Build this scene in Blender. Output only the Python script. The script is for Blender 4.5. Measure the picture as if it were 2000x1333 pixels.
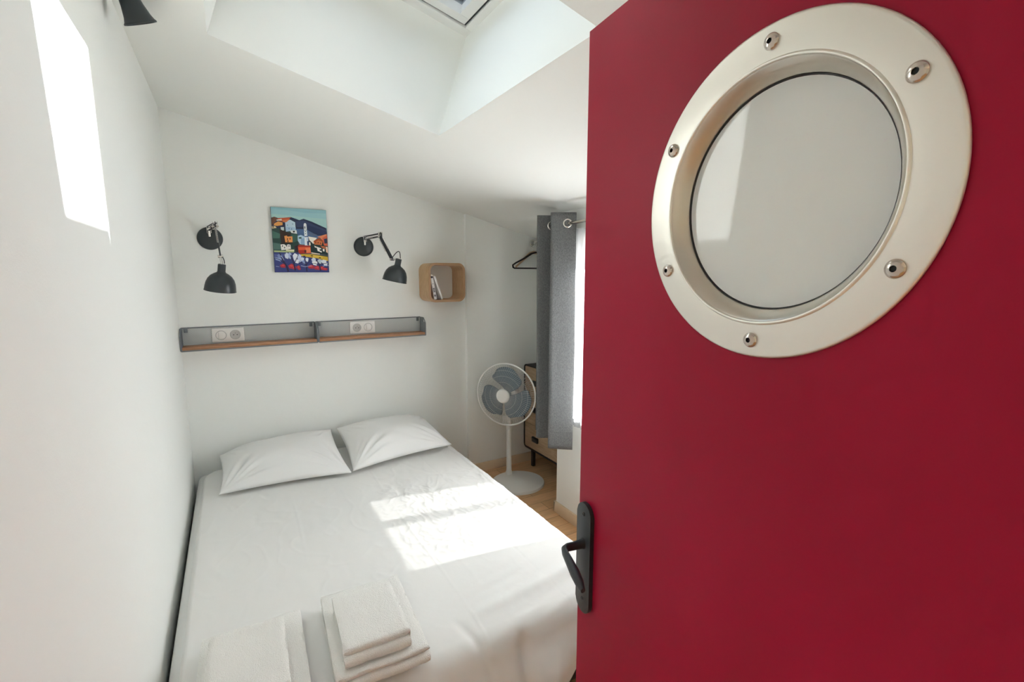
import bpy, bmesh, math, random
from math import sin, cos, pi, radians, sqrt
from mathutils import Vector, Matrix, noise

# ------------------------------------------------------------------ clearing
for o in list(bpy.data.objects):
    bpy.data.objects.remove(o)
scene = bpy.context.scene
COL = scene.collection

# ------------------------------------------------------------------ camera
CAM_H = 1.62
yaw, pitch = radians(30.589), radians(8.109)
fwd = Vector((sin(yaw) * cos(pitch), cos(yaw) * cos(pitch), -sin(pitch)))
rgt = Vector((cos(yaw), -sin(yaw), 0))
upv = rgt.cross(fwd)
cam_data = bpy.data.cameras.new('camera')
cam_data.sensor_fit = 'HORIZONTAL'
cam_data.sensor_width = 36.0
cam_data.lens = 36.0 * 924.36 / 2000.0
cam_data.clip_start = 0.02
cam_data.clip_end = 200
cam = bpy.data.objects.new('camera', cam_data)
COL.objects.link(cam)
M = Matrix((rgt, upv, -fwd)).transposed().to_4x4()
M.translation = Vector((0, 0, CAM_H))
cam.matrix_world = M
scene.camera = cam

# ------------------------------------------------------------------ world, sun, exposure
EXPOSURE = 1.72
SKY_STRENGTH = 2.2
SUN_STRENGTH = 30.0
SUN_TO = Vector((1.0, -0.15, 0.98)).normalized()      # direction towards the sun

scene.view_settings.view_transform = 'Standard'
scene.view_settings.look = 'None'
scene.view_settings.gamma = 1.0
scene.view_settings.use_curve_mapping = False
scene.view_settings.exposure = EXPOSURE

world = bpy.data.worlds.new('sky')
scene.world = world
world.use_nodes = True
wn, wl = world.node_tree.nodes, world.node_tree.links
wn.clear()
w_out = wn.new('ShaderNodeOutputWorld')
w_bg = wn.new('ShaderNodeBackground')
w_tc = wn.new('ShaderNodeTexCoord')
w_sep = wn.new('ShaderNodeSeparateXYZ')
w_ramp = wn.new('ShaderNodeValToRGB')
w_noise = wn.new('ShaderNodeTexNoise')
w_cr = wn.new('ShaderNodeValToRGB')
w_mix = wn.new('ShaderNodeMix'); w_mix.data_type = 'RGBA'
w_noise.inputs['Scale'].default_value = 2.6
w_noise.inputs['Detail'].default_value = 6
w_cr.color_ramp.elements[0].position = 0.47
w_cr.color_ramp.elements[1].position = 0.62
w_ramp.color_ramp.elements[0].position = 0.0
w_ramp.color_ramp.elements[0].color = (0.42, 0.40, 0.36, 1)
w_ramp.color_ramp.elements[1].position = 0.02
w_ramp.color_ramp.elements[1].color = (0.78, 0.88, 1.0, 1)
e = w_ramp.color_ramp.elements.new(0.9)
e.color = (0.50, 0.72, 1.0, 1)
wl.new(w_tc.outputs['Generated'], w_sep.inputs[0])
wl.new(w_sep.outputs['Z'], w_ramp.inputs[0])
wl.new(w_tc.outputs['Generated'], w_noise.inputs['Vector'])
wl.new(w_noise.outputs['Fac'], w_cr.inputs[0])
wl.new(w_cr.outputs[0], w_mix.inputs['Factor'])
wl.new(w_ramp.outputs[0], w_mix.inputs[6])
w_mix.inputs[7].default_value = (0.95, 0.97, 1.0, 1)
wl.new(w_mix.outputs[2], w_bg.inputs['Color'])
w_bg.inputs['Strength'].default_value = SKY_STRENGTH
wl.new(w_bg.outputs[0], w_out.inputs[0])

sun_data = bpy.data.lights.new('sun', 'SUN')
sun_data.energy = SUN_STRENGTH
sun_data.angle = radians(0.53)
sun_data.color = (1.0, 0.99, 0.965)
sun = bpy.data.objects.new('sun', sun_data)
COL.objects.link(sun)
sun.rotation_euler = SUN_TO.to_track_quat('Z', 'Y').to_euler()
sun.location = (4, -1, 6)

cy = scene.cycles
cy.max_bounces = 14
cy.diffuse_bounces = 8
cy.glossy_bounces = 5
cy.transmission_bounces = 8
cy.transparent_max_bounces = 12
cy.sample_clamp_indirect = 8.0
cy.caustics_reflective = False
cy.caustics_refractive = False
cy.use_denoising = True


# ------------------------------------------------------------------ materials
def lin(hexs):
    out = []
    for i in (0, 2, 4):
        c = int(hexs[i:i + 2], 16) / 255
        out.append(c / 12.92 if c <= 0.04045 else ((c + 0.055) / 1.055) ** 2.4)
    return tuple(out) + (1,)


def principled(name, col, rough=0.6, metal=0.0, spec=0.5, coat=0.0):
    m = bpy.data.materials.new(name)
    m.use_nodes = True
    b = m.node_tree.nodes['Principled BSDF']
    b.inputs['Base Color'].default_value = col if len(col) == 4 else tuple(col) + (1,)
    b.inputs['Roughness'].default_value = rough
    b.inputs['Metallic'].default_value = metal
    b.inputs['Specular IOR Level'].default_value = spec
    b.inputs['Coat Weight'].default_value = coat
    return m, m.node_tree.nodes, m.node_tree.links, b


def add_bump(m, scale, strength, dist=0.001, detail=3, vec_scale=None, kind='noise', chain=None):
    n, l = m.node_tree.nodes, m.node_tree.links
    b = n['Principled BSDF']
    tc = n.new('ShaderNodeTexCoord')
    mp = n.new('ShaderNodeMapping')
    if vec_scale:
        mp.inputs['Scale'].default_value = vec_scale
    l.new(tc.outputs['Object'], mp.inputs[0])
    if kind == 'noise':
        t = n.new('ShaderNodeTexNoise')
        t.inputs['Detail'].default_value = detail
        outp = t.outputs['Fac']
    else:
        t = n.new('ShaderNodeTexVoronoi')
        outp = t.outputs['Distance']
    t.inputs['Scale'].default_value = scale
    l.new(mp.outputs[0], t.inputs['Vector'])
    bp = n.new('ShaderNodeBump')
    bp.inputs['Strength'].default_value = strength
    bp.inputs['Distance'].default_value = dist
    l.new(outp, bp.inputs['Height'])
    if b.inputs['Normal'].is_linked:
        l.new(b.inputs['Normal'].links[0].from_socket, bp.inputs['Normal'])
    l.new(bp.outputs[0], b.inputs['Normal'])
    return t


def color_noise(m, c1, c2, scale, vec_scale=None, detail=4, p0=0.3, p1=0.7):
    n, l = m.node_tree.nodes, m.node_tree.links
    b = n['Principled BSDF']
    tc = n.new('ShaderNodeTexCoord')
    mp = n.new('ShaderNodeMapping')
    if vec_scale:
        mp.inputs['Scale'].default_value = vec_scale
    t = n.new('ShaderNodeTexNoise')
    t.inputs['Scale'].default_value = scale
    t.inputs['Detail'].default_value = detail
    r = n.new('ShaderNodeValToRGB')
    r.color_ramp.elements[0].position = p0
    r.color_ramp.elements[1].position = p1
    r.color_ramp.elements[0].color = c1
    r.color_ramp.elements[1].color = c2
    l.new(tc.outputs['Object'], mp.inputs[0])
    l.new(mp.outputs[0], t.inputs['Vector'])
    l.new(t.outputs['Fac'], r.inputs[0])
    l.new(r.outputs[0], b.inputs['Base Color'])


MT = {}


def mk(name, *a, **k):
    MT[name] = principled(name, *a, **k)[0]
    return MT[name]


m = mk('wall_paint', (0.855, 0.87, 0.84), rough=0.85, spec=0.25)
add_bump(m, 220, 0.25, 0.0012, 3)
add_bump(m, 9, 0.35, 0.006, 2)
m = mk('ceiling_paint', (0.86, 0.87, 0.835), rough=0.85, spec=0.25)
add_bump(m, 150, 0.12, 0.001, 2)
m = mk('shaft_paint', (0.83, 0.84, 0.83), rough=0.8, spec=0.25)
m = mk('oak_floor', (0.5, 0.3, 0.16), rough=0.42)
# planks: brick texture mixed with stretched grain
n, l = m.node_tree.nodes, m.node_tree.links
b = n['Principled BSDF']
tc = n.new('ShaderNodeTexCoord'); mp = n.new('ShaderNodeMapping')
mp.inputs['Rotation'].default_value = (0, 0, radians(0))
br = n.new('ShaderNodeTexBrick')
br.inputs['Color1'].default_value = (0.74, 0.47, 0.26, 1)
br.inputs['Color2'].default_value = (0.62, 0.38, 0.20, 1)
br.inputs['Mortar'].default_value = (0.16, 0.09, 0.045, 1)
br.inputs['Scale'].default_value = 1.0
br.inputs['Brick Width'].default_value = 0.9
br.inputs['Row Height'].default_value = 0.11
br.inputs['Mortar Size'].default_value = 0.0012
gn = n.new('ShaderNodeTexNoise'); gn.inputs['Scale'].default_value = 5; gn.inputs['Detail'].default_value = 6
mp2 = n.new('ShaderNodeMapping'); mp2.inputs['Scale'].default_value = (1.2, 14, 1)
gr = n.new('ShaderNodeValToRGB')
gr.color_ramp.elements[0].position = 0.3; gr.color_ramp.elements[1].position = 0.75
gr.color_ramp.elements[0].color = (0.85, 0.83, 0.79, 1); gr.color_ramp.elements[1].color = (1.15, 1.1, 1.05, 1)
mx = n.new('ShaderNodeMix'); mx.data_type = 'RGBA'; mx.blend_type = 'MULTIPLY'; mx.inputs['Factor'].default_value = 1
l.new(tc.outputs['Object'], mp.inputs[0]); l.new(mp.outputs[0], br.inputs['Vector'])
l.new(tc.outputs['Object'], mp2.inputs[0]); l.new(mp2.outputs[0], gn.inputs['Vector'])
l.new(gn.outputs['Fac'], gr.inputs[0]); l.new(br.outputs['Color'], mx.inputs[6]); l.new(gr.outputs[0], mx.inputs[7])
l.new(mx.outputs[2], b.inputs['Base Color'])

m = mk('beige_trim', (0.76, 0.60, 0.42), rough=0.55)
m = mk('white_frame', (0.80, 0.80, 0.78), rough=0.4)
m = mk('dark_gasket', (0.03, 0.03, 0.03), rough=0.6)
m = mk('red_paint', (0.30, 0.003, 0.022), rough=0.42, spec=0.22)
add_bump(m, 260, 0.10, 0.0006, 2)
color_noise(m, (0.30, 0.0015, 0.022, 1), (0.38, 0.002, 0.033, 1), 2.2, detail=2)
m = mk('brushed_steel', (0.82, 0.79, 0.72), rough=0.40, metal=1.0)
b = m.node_tree.nodes['Principled BSDF']
b.inputs['Anisotropic'].default_value = 0.5
add_bump(m, 60, 0.06, 0.0004, 4, (1, 1, 9))
m = mk('rim_steel', (0.66, 0.62, 0.55), rough=0.30, metal=1.0)
m = mk('polished_steel', (0.60, 0.54, 0.48), rough=0.16, metal=1.0)
m = mk('socket_dark', (0.02, 0.02, 0.02), rough=0.4)
m = mk('black_metal', (0.022, 0.027, 0.030), rough=0.42)
m = mk('lamp_black', (0.020, 0.029, 0.033), rough=0.38, spec=0.6)
m = mk('chrome', (0.72, 0.71, 0.68), rough=0.18, metal=1.0)
m = mk('bulb_white', (0.8, 0.8, 0.78), rough=0.3)

# frosted glass: diffuse / translucent body under a clear glossy face
m = bpy.data.materials.new('frosted_glass'); m.use_nodes = True
n, l = m.node_tree.nodes, m.node_tree.links
n.clear()
o_ = n.new('ShaderNodeOutputMaterial'); df = n.new('ShaderNodeBsdfDiffuse'); tl = n.new('ShaderNodeBsdfTranslucent')
gl = n.new('ShaderNodeBsdfGlossy'); a1 = n.new('ShaderNodeMixShader'); a2 = n.new('ShaderNodeMixShader'); fr = n.new('ShaderNodeFresnel')
df.inputs[0].default_value = (0.90, 0.93, 0.905, 1); tl.inputs[0].default_value = (0.86, 0.90, 0.88, 1)
gl.inputs['Roughness'].default_value = 0.03; gl.inputs[0].default_value = (1, 1, 1, 1)
a1.inputs[0].default_value = 0.15; fr.inputs[0].default_value = 1.5
l.new(df.outputs[0], a1.inputs[1]); l.new(tl.outputs[0], a1.inputs[2])
l.new(fr.outputs[0], a2.inputs[0]); l.new(a1.outputs[0], a2.inputs[1]); l.new(gl.outputs[0], a2.inputs[2])
l.new(a2.outputs[0], o_.inputs[0])
sp_tc = n.new('ShaderNodeTexCoord'); sp_n = n.new('ShaderNodeTexNoise'); sp_n.inputs['Scale'].default_value = 160
sp_r = n.new('ShaderNodeValToRGB'); sp_r.color_ramp.elements[0].position = 0.66; sp_r.color_ramp.elements[1].position = 0.72
sp_r.color_ramp.elements[0].color = (0.90, 0.93, 0.905, 1); sp_r.color_ramp.elements[1].color = (0.9, 0.9, 0.9, 1)
l.new(sp_tc.outputs['Object'], sp_n.inputs['Vector']); l.new(sp_n.outputs['Fac'], sp_r.inputs[0]); l.new(sp_r.outputs[0], df.inputs[0])
MT['frosted_glass'] = m

# clear pane: lets the light through, keeps a reflection
m = bpy.data.materials.new('clear_glass'); m.use_nodes = True
n, l = m.node_tree.nodes, m.node_tree.links
n.clear()
o_ = n.new('ShaderNodeOutputMaterial'); tr = n.new('ShaderNodeBsdfTransparent'); gl = n.new('ShaderNodeBsdfGlossy')
mxs = n.new('ShaderNodeMixShader'); fr = n.new('ShaderNodeFresnel'); fr.inputs[0].default_value = 1.2
gl.inputs['Roughness'].default_value = 0.0
l.new(fr.outputs[0], mxs.inputs[0]); l.new(tr.outputs[0], mxs.inputs[1]); l.new(gl.outputs[0], mxs.inputs[2]); l.new(mxs.outputs[0], o_.inputs[0])
MT['clear_glass'] = m
m2 = m.copy(); m2.name = 'dimming_glass'
[x for x in m2.node_tree.nodes if x.type == 'BSDF_TRANSPARENT'][0].inputs[0].default_value = (0.49, 0.50, 0.505, 1)  # tint added to cut the daylight coming through the roof window
MT['dimming_glass'] = m2

# sheer voile
m = bpy.data.materials.new('sheer_voile'); m.use_nodes = True
n, l = m.node_tree.nodes, m.node_tree.links
n.clear()
o_ = n.new('ShaderNodeOutputMaterial'); tr = n.new('ShaderNodeBsdfTransparent'); tl = n.new('ShaderNodeBsdfTranslucent'); df = n.new('ShaderNodeBsdfDiffuse')
a1 = n.new('ShaderNodeMixShader'); a2 = n.new('ShaderNodeMixShader')
tl.inputs[0].default_value = (0.50, 0.51, 0.53, 1); df.inputs[0].default_value = (0.80, 0.81, 0.82, 1)
a1.inputs[0].default_value = 0.25; a2.inputs[0].default_value = 0.982
l.new(tl.outputs[0], a1.inputs[1]); l.new(df.outputs[0], a1.inputs[2])
l.new(tr.outputs[0], a2.inputs[1]); l.new(a1.outputs[0], a2.inputs[2]); l.new(a2.outputs[0], o_.inputs[0])
MT['sheer_voile'] = m

m = mk('bed_cotton', (0.82, 0.815, 0.79), rough=0.9, spec=0.15)
add_bump(m, 700, 0.15, 0.0004, 2)
add_bump(m, 26, 0.25, 0.002, 4)
m = mk('pillow_cotton', (0.83, 0.83, 0.815), rough=0.9, spec=0.15)
add_bump(m, 22, 0.22, 0.003, 4)
m = mk('terry', (0.89, 0.88, 0.84), rough=1.0, spec=0.1)
add_bump(m, 420, 0.9, 0.003, 2)
add_bump(m, 160, 0.5, 0.003, 2)
m = mk('terry_hem', (0.86, 0.84, 0.78), rough=0.95, spec=0.1)
add_bump(m, 600, 0.4, 0.001, 2)
m = mk('mattress_cloth', (0.7, 0.7, 0.68), rough=0.9)
m = mk('grey_linen', (0.22, 0.225, 0.225), rough=0.95, spec=0.1)
color_noise(m, (0.115, 0.12, 0.12, 1), (0.185, 0.19, 0.19, 1), 330, (1, 1, 0.35), detail=2, p0=0.35, p1=0.65)
add_bump(m, 500, 0.4, 0.001, 2)
m = mk('shelf_grey', (0.19, 0.21, 0.225), rough=0.5)
m = mk('shelf_mesh', (0.66, 0.69, 0.69), rough=0.5)
m = mk('shelf_wood', (0.42, 0.20, 0.10), rough=0.55)
color_noise(m, (0.34, 0.155, 0.075, 1), (0.50, 0.26, 0.14, 1), 14, (1, 14, 14))
m = mk('plate_white', (0.82, 0.81, 0.78), rough=0.35)
m = mk('plate_trim', (0.50, 0.50, 0.48), rough=0.4)
m = mk('bent_ply', (0.56, 0.36, 0.19), rough=0.5)
color_noise(m, (0.48, 0.29, 0.14, 1), (0.62, 0.41, 0.23, 1), 12, (1, 12, 2))
m = mk('ply_edge', (0.42, 0.25, 0.13), rough=0.55)
m = mk('book_white', (0.78, 0.76, 0.74), rough=0.5)
m = mk('book_pages', (0.82, 0.80, 0.74), rough=0.8)
m = mk('book_ink', (0.06, 0.05, 0.06), rough=0.5)
m = mk('velvet_black', (0.012, 0.010, 0.012), rough=0.9)
m = mk('hanger_wood', (0.62, 0.45, 0.27), rough=0.5)
m = mk('fan_white', (0.80, 0.80, 0.77), rough=0.4)
m = mk('fan_blade', (0.115, 0.155, 0.185), rough=0.35)
m = mk('fan_wire', (0.60, 0.60, 0.57), rough=0.4)
m = mk('dresser_oak', (0.50, 0.36, 0.22), rough=0.55)
color_noise(m, (0.42, 0.29, 0.17, 1), (0.56, 0.41, 0.27, 1), 7, (1, 1.5, 12))
m = mk('dresser_black', (0.014, 0.014, 0.016), rough=0.45)
m = mk('brick', (0.40, 0.24, 0.16), rough=0.9)
m = mk('plaster_out', (0.62, 0.56, 0.46), rough=0.9)
m = mk('roof_tile', (0.38, 0.18, 0.10), rough=0.85)
m = mk('canvas_edge', (0.10, 0.12, 0.15), rough=0.7)


# ------------------------------------------------------------------ mesh helper
class MB:
    def __init__(self):
        self.bm = bmesh.new()
        self.mats = []

    def mi(self, mat):
        if mat is None:
            return 0
        if mat not in self.mats:
            self.mats.append(mat)
        return self.mats.index(mat)

    def faces(self, vs, fs, mat=None, smooth=False):
        bv = [self.bm.verts.new(v) for v in vs]
        k = self.mi(mat)
        for f in fs:
            try:
                bf = self.bm.faces.new([bv[i] for i in f])
                bf.material_index = k
                bf.smooth = smooth
            except ValueError:
                pass
        return bv

    def box(self, lo, hi, mat=None, bevel=0, seg=2):
        x0, y0, z0 = lo; x1, y1, z1 = hi
        vs = [(x0, y0, z0), (x1, y0, z0), (x1, y1, z0), (x0, y1, z0), (x0, y0, z1), (x1, y0, z1), (x1, y1, z1), (x0, y1, z1)]
        fs = [(3, 2, 1, 0), (4, 5, 6, 7), (0, 1, 5, 4), (1, 2, 6, 5), (2, 3, 7, 6), (3, 0, 4, 7)]
        bv = self.faces(vs, fs, mat)
        if bevel > 0:
            es = list({ed for v in bv for ed in v.link_edges})
            r = bmesh.ops.bevel(self.bm, geom=es, offset=bevel, segments=seg, profile=0.5, affect='EDGES')
            for f in r['faces']:
                f.material_index = self.mi(mat)
        return bv

    def obox(self, c, ax, ay, az, hx, hy, hz, mat=None, bevel=0):
        c = Vector(c); ax = Vector(ax).normalized() * hx; ay = Vector(ay).normalized() * hy; az = Vector(az).normalized() * hz
        vs = [c + ax * i + ay * j + az * k for k in (-1, 1) for j in (-1, 1) for i in (-1, 1)]
        fs = [(0, 2, 3, 1), (4, 5, 7, 6), (0, 1, 5, 4), (1, 3, 7, 5), (3, 2, 6, 7), (2, 0, 4, 6)]
        bv = self.faces(vs, fs, mat)
        if bevel > 0:
            es = list({ed for v in bv for ed in v.link_edges})
            r = bmesh.ops.bevel(self.bm, geom=es, offset=bevel, segments=2, profile=0.5, affect='EDGES')
            for f in r['faces']:
                f.material_index = self.mi(mat)

    def tube(self, pts, r, mat=None, seg=10, closed=False, cap=True, sx=1.0, ref=None):
        pts = [Vector(p) for p in pts]
        nP = len(pts)
        rs = r if isinstance(r, (list, tuple)) else [r] * nP
        rings = []
        prev = None
        k = self.mi(mat)
        for i, p in enumerate(pts):
            if closed:
                t = (pts[(i + 1) % nP] - pts[i - 1]).normalized()
            else:
                t = (pts[min(i + 1, nP - 1)] - pts[max(i - 1, 0)]).normalized()
            if prev is None:
                a = Vector(ref) if ref is not None else (Vector((0, 0, 1)) if abs(t.z) < 0.9 else Vector((1, 0, 0)))
                u = (a - t * a.dot(t)).normalized()
            else:
                u = (prev - t * prev.dot(t)).normalized()
            prev = u
            v = t.cross(u)
            rings.append([self.bm.verts.new(p + u * (cos(2 * pi * j / seg) * rs[i]) + v * (sin(2 * pi * j / seg) * rs[i] * sx)) for j in range(seg)])
        rng = range(nP) if closed else range(nP - 1)
        for i in rng:
            A, B = rings[i], rings[(i + 1) % nP]
            for j in range(seg):
                f = self.bm.faces.new((A[j], A[(j + 1) % seg], B[(j + 1) % seg], B[j]))
                f.material_index = k; f.smooth = True
        if cap and not closed:
            f = self.bm.faces.new(rings[0][::-1]); f.material_index = k
            f = self.bm.faces.new(rings[-1]); f.material_index = k

    def lathe(self, prof, origin, axis, mat=None, seg=48, closed=False):
        """prof: (radius, height along axis)"""
        o = Vector(origin); w = Vector(axis).normalized()
        a = Vector((0, 0, 1)) if abs(w.z) < 0.9 else Vector((1, 0, 0))
        u = (a - w * a.dot(w)).normalized(); v = w.cross(u)
        k = self.mi(mat)
        rings = []
        for (r, h) in prof:
            if r < 1e-6:
                rings.append([self.bm.verts.new(o + w * h)])
            else:
                rings.append([self.bm.verts.new(o + w * h + (u * cos(2 * pi * j / seg) + v * sin(2 * pi * j / seg)) * r) for j in range(seg)])
        lim = len(rings) if closed else len(rings) - 1
        for i in range(lim):
            A, B = rings[i], rings[(i + 1) % len(rings)]
            for j in range(seg):
                j2 = (j + 1) % seg
                if len(A) == 1 and len(B) == 1:
                    continue
                if len(A) == 1:
                    vs = (A[0], B[j2], B[j])
                elif len(B) == 1:
                    vs = (A[j], A[j2], B[0])
                else:
                    vs = (A[j], A[j2], B[j2], B[j])
                f = self.bm.faces.new(vs); f.material_index = k; f.smooth = True

    def prism(self, poly, ext, mat=None, bevel=0):
        """poly: list of 3D points, extruded by vector ext"""
        ext = Vector(ext); nP = len(poly)
        vs = [Vector(p) for p in poly] + [Vector(p) + ext for p in poly]
        fs = [tuple(range(nP))[::-1], tuple(range(nP, 2 * nP))] + [(i, (i + 1) % nP, nP + (i + 1) % nP, nP + i) for i in range(nP)]
        bv = self.faces(vs, fs, mat)
        if bevel > 0:
            es = list({ed for v in bv for ed in v.link_edges})
            bmesh.ops.bevel(self.bm, geom=es, offset=bevel, segments=2, profile=0.5, affect='EDGES')

    def grid(self, fn, nu, nv, mat=None):
        k = self.mi(mat)
        V = [[self.bm.verts.new(fn(i / nu, j / nv)) for j in range(nv + 1)] for i in range(nu + 1)]
        for i in range(nu):
            for j in range(nv):
                f = self.bm.faces.new((V[i][j], V[i + 1][j], V[i + 1][j + 1], V[i][j + 1]))
                f.material_index = k; f.smooth = True
        return V

    def build(self, name, mat=None, parent=None, origin=None, angle=40, recalc=True, flat=False):
        if recalc:
            bmesh.ops.recalc_face_normals(self.bm, faces=self.bm.faces)
        if not flat:
            for f in self.bm.faces:
                f.smooth = True
        me = bpy.data.meshes.new(name)
        self.bm.to_mesh(me)
        self.bm.free()
        if self.mats:
            for mm in self.mats:
                me.materials.append(MT[mm] if isinstance(mm, str) else mm)
        else:
            me.materials.append(MT[mat] if isinstance(mat, str) else mat)
        if not flat:
            me.set_sharp_from_angle(angle=radians(angle))
        ob = bpy.data.objects.new(name, me)
        COL.objects.link(ob)
        if parent is not None:
            ob.parent = parent
            if parent.get('_off') is not None:
                me.transform(Matrix.Translation(-Vector(parent['_off'])))
        elif origin is not None:
            me.transform(Matrix.Translation(-Vector(origin)))
            ob.location = origin
        return ob


def thing(name, loc, label, cat, group=None, kind=None, rot=0.0, local=False):
    """an Empty at the thing's base; parts are given in world coordinates unless local"""
    o = bpy.data.objects.new(name, None)
    o.empty_display_size = 0.05
    COL.objects.link(o)
    o.location = loc
    o.rotation_euler = (0, 0, rot)
    if not local:
        OFF[o.name] = Vector(loc)
    return tag(o, label, cat, group, kind)


OFF = {}


def tag(o, label, cat, group=None, kind=None):
    o['label'] = label
    o['category'] = cat
    if group:
        o['group'] = group
    if kind:
        o['kind'] = kind
    return o


def root_off(p):
    while p is not None:
        if p.name in OFF:
            return OFF[p.name]
        p = p.parent
    return None


def part(mb, name, mat, parent, **k):
    ob = mb.build(name, mat, None, **k)
    off = root_off(parent)
    if off is not None:
        ob.data.transform(Matrix.Translation(-off))
    ob.parent = parent
    return ob


def rrect(w, h, r, seg=8, cx=0, cy_=0):
    pts = []
    for (sx, sy, a0) in ((1, 1, 0), (-1, 1, 90), (-1, -1, 180), (1, -1, 270)):
        for i in range(seg + 1):
            a = radians(a0 + 90 * i / seg)
            pts.append((cx + sx * (w / 2 - r) + r * cos(a), cy_ + sy * (h / 2 - r) + r * sin(a)))
    return pts


def struct(mb, name, mat, label, cat, **k):
    o = mb.build(name, mat, None, **k)
    return tag(o, label, cat, kind='structure')


# ------------------------------------------------------------------ room constants
XL, YB = -0.275, 3.37
XR, YE, XR2 = 1.82, 2.48, 2.50      # window wall, its end, recess wall
MS, MC = 0.253, 2.4627              # ceiling: z = MC - MS*x


def cz(x):
    return MC - MS * x


# floor
mb = MB(); mb.box((-1.6, -3.2, -0.12), (2.7, 3.6, 0.0))
struct(mb, 'floor', 'oak_floor', 'oak plank floor of the small bedroom, seen beyond the bed', 'floor', flat=True)

# left wall
mb = MB(); mb.box((XL - 0.15, -0.04, -0.0), (XL, YB + 0.15, 3.2))
struct(mb, 'wall_left', 'wall_paint', 'white rough plaster wall running along the left of the bed', 'wall', flat=True)
# back wall, and the stretch right of the pilaster seam standing slightly proud
mb = MB()
mb.box((XL - 0.15, YB, 0), (1.566, YB + 0.15, 3.0))
struct(mb, 'wall_back', 'wall_paint', 'white headboard wall behind the pillows with lamps and painting', 'wall', flat=True)
mb = MB()
mb.box((1.566, YB - 0.03, 0), (XR2 + 0.15, YB + 0.15, 2.6), bevel=0.004)
struct(mb, 'wall_back_right', 'wall_paint', 'white wall section right of the vertical seam, behind the fan', 'wall')

# window wall with opening
WY0, WY1, WZ0, WZ1 = 1.48, 2.38, 0.72, 1.86
XO = 2.02
mb = MB()
mb.box((XR, -0.04, 0), (XO, WY0, 2.05))
mb.box((XR, WY1, 0), (XO, YE, 2.05))
mb.box((XR, WY0, 0), (XO, WY1, WZ0))
mb.box((XR, WY0, WZ1), (XO, WY1, 2.05))
mb.box((XO, YE - 0.15, 0), (XR2, YE, 2.3))
struct(mb, 'wall_right', 'wall_paint', 'white window wall on the right, mostly hidden by the red door', 'wall', flat=True)
mb = MB(); mb.box((XR2, YE - 0.15, 0), (XR2 + 0.15, YB + 0.15, 2.4))
struct(mb, 'wall_recess', 'wall_paint', 'white end wall of the recess behind the dresser', 'wall', flat=True)

# front wall with the doorway the picture is taken from, and the hall behind
DX0, DX1, DZ = -0.27, 0.53, 2.07
mb = MB()
mb.box((DX1, -0.16, 0), (XO, -0.04, 2.6))
mb.box((-1.6, -0.16, 0), (DX0, -0.04, 3.2))
mb.box((DX0, -0.16, DZ), (DX1, -0.04, 3.2))
mb.box((DX1, -0.16, 2.6), (XO, -0.04, 3.2))
struct(mb, 'wall_front', 'wall_paint', 'white wall with the doorway behind the viewer', 'wall', flat=True)
mb = MB()
mb.box((-1.6, -3.2, 0), (-1.45, -0.16, 2.8))
mb.box((2.3, -3.2, 0), (2.45, -0.16, 2.8))
mb.box((-1.45, -3.2, 0), (2.3, -3.05, 0.9))
mb.box((-1.45, -3.2, 2.1), (2.3, -3.05, 2.8))
mb.box((-1.45, -3.2, 0.9), (0.9, -3.05, 2.1))
mb.box((1.9, -3.2, 0.9), (2.3, -3.05, 2.1))
mb.box((-1.6, -3.2, 2.65), (2.45, -0.16, 2.8))
struct(mb, 'wall_hall', 'wall_paint', 'white walls and ceiling of the hall behind the doorway', 'wall', flat=True)

# ceiling with skylight shaft
SX0, SX1, SY0, SY1 = -0.008, 0.868, 1.02, 2.12
NV = Vector((0.144, 0, 0.457))


def cpt(x, y):
    return Vector((x, y, cz(x)))


mb = MB()
xa, xb, ya, yb = XL - 0.15, XR2 + 0.15, -0.16, YB + 0.15
for (x0, x1, y0, y1) in ((xa, SX0, ya, yb), (SX1, XO - 0.15, ya, yb), (XO - 0.15, xb, YE - 0.15, yb), (SX0, SX1, ya, SY0), (SX0, SX1, SY1, yb)):
    mb.prism([cpt(x0, y0), cpt(x1, y0), cpt(x1, y1), cpt(x0, y1)], NV)
struct(mb, 'ceiling', 'ceiling_paint', 'sloping white ceiling with the splayed skylight shaft', 'ceiling', flat=True)

# skylight (window_2)
AX = Vector((1, 0, -MS)).normalized()      # down the slope
AY = Vector((0, 1, 0))
AN = AX.cross(AY).normalized()
if AN.z < 0:
    AN = -AN
sky_o = Vector((SX0, 0, cz(SX0))) + NV
LEN = (cpt(SX1, 0) - cpt(SX0, 0)).length


def sp(a, y, h):
    return sky_o + AX * a + AY * y + AN * h


def sbox(mbx, a0, a1, y0, y1, h0, h1, mat=None):
    mbx.prism([sp(a0, y0, h0), sp(a1, y0, h0), sp(a1, y1, h0), sp(a0, y1, h0)], AN * (h1 - h0), mat, bevel=0.002)


w2 = thing('window_2', sp(LEN / 2, 1.57, 0), 'white framed roof window at the top of the skylight shaft', 'window', kind='structure')


def sframe(mbx, a0, a1, y0, y1, wa, wy, h0, h1, mat=None):
    sbox(mbx, a0, a1, y0, y0 + wy, h0, h1, mat)
    sbox(mbx, a0, a1, y1 - wy, y1, h0, h1, mat)
    sbox(mbx, a0, a0 + wa, y0 + wy, y1 - wy, h0, h1, mat)
    sbox(mbx, a1 - wa, a1, y0 + wy, y1 - wy, h0, h1, mat)


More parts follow.
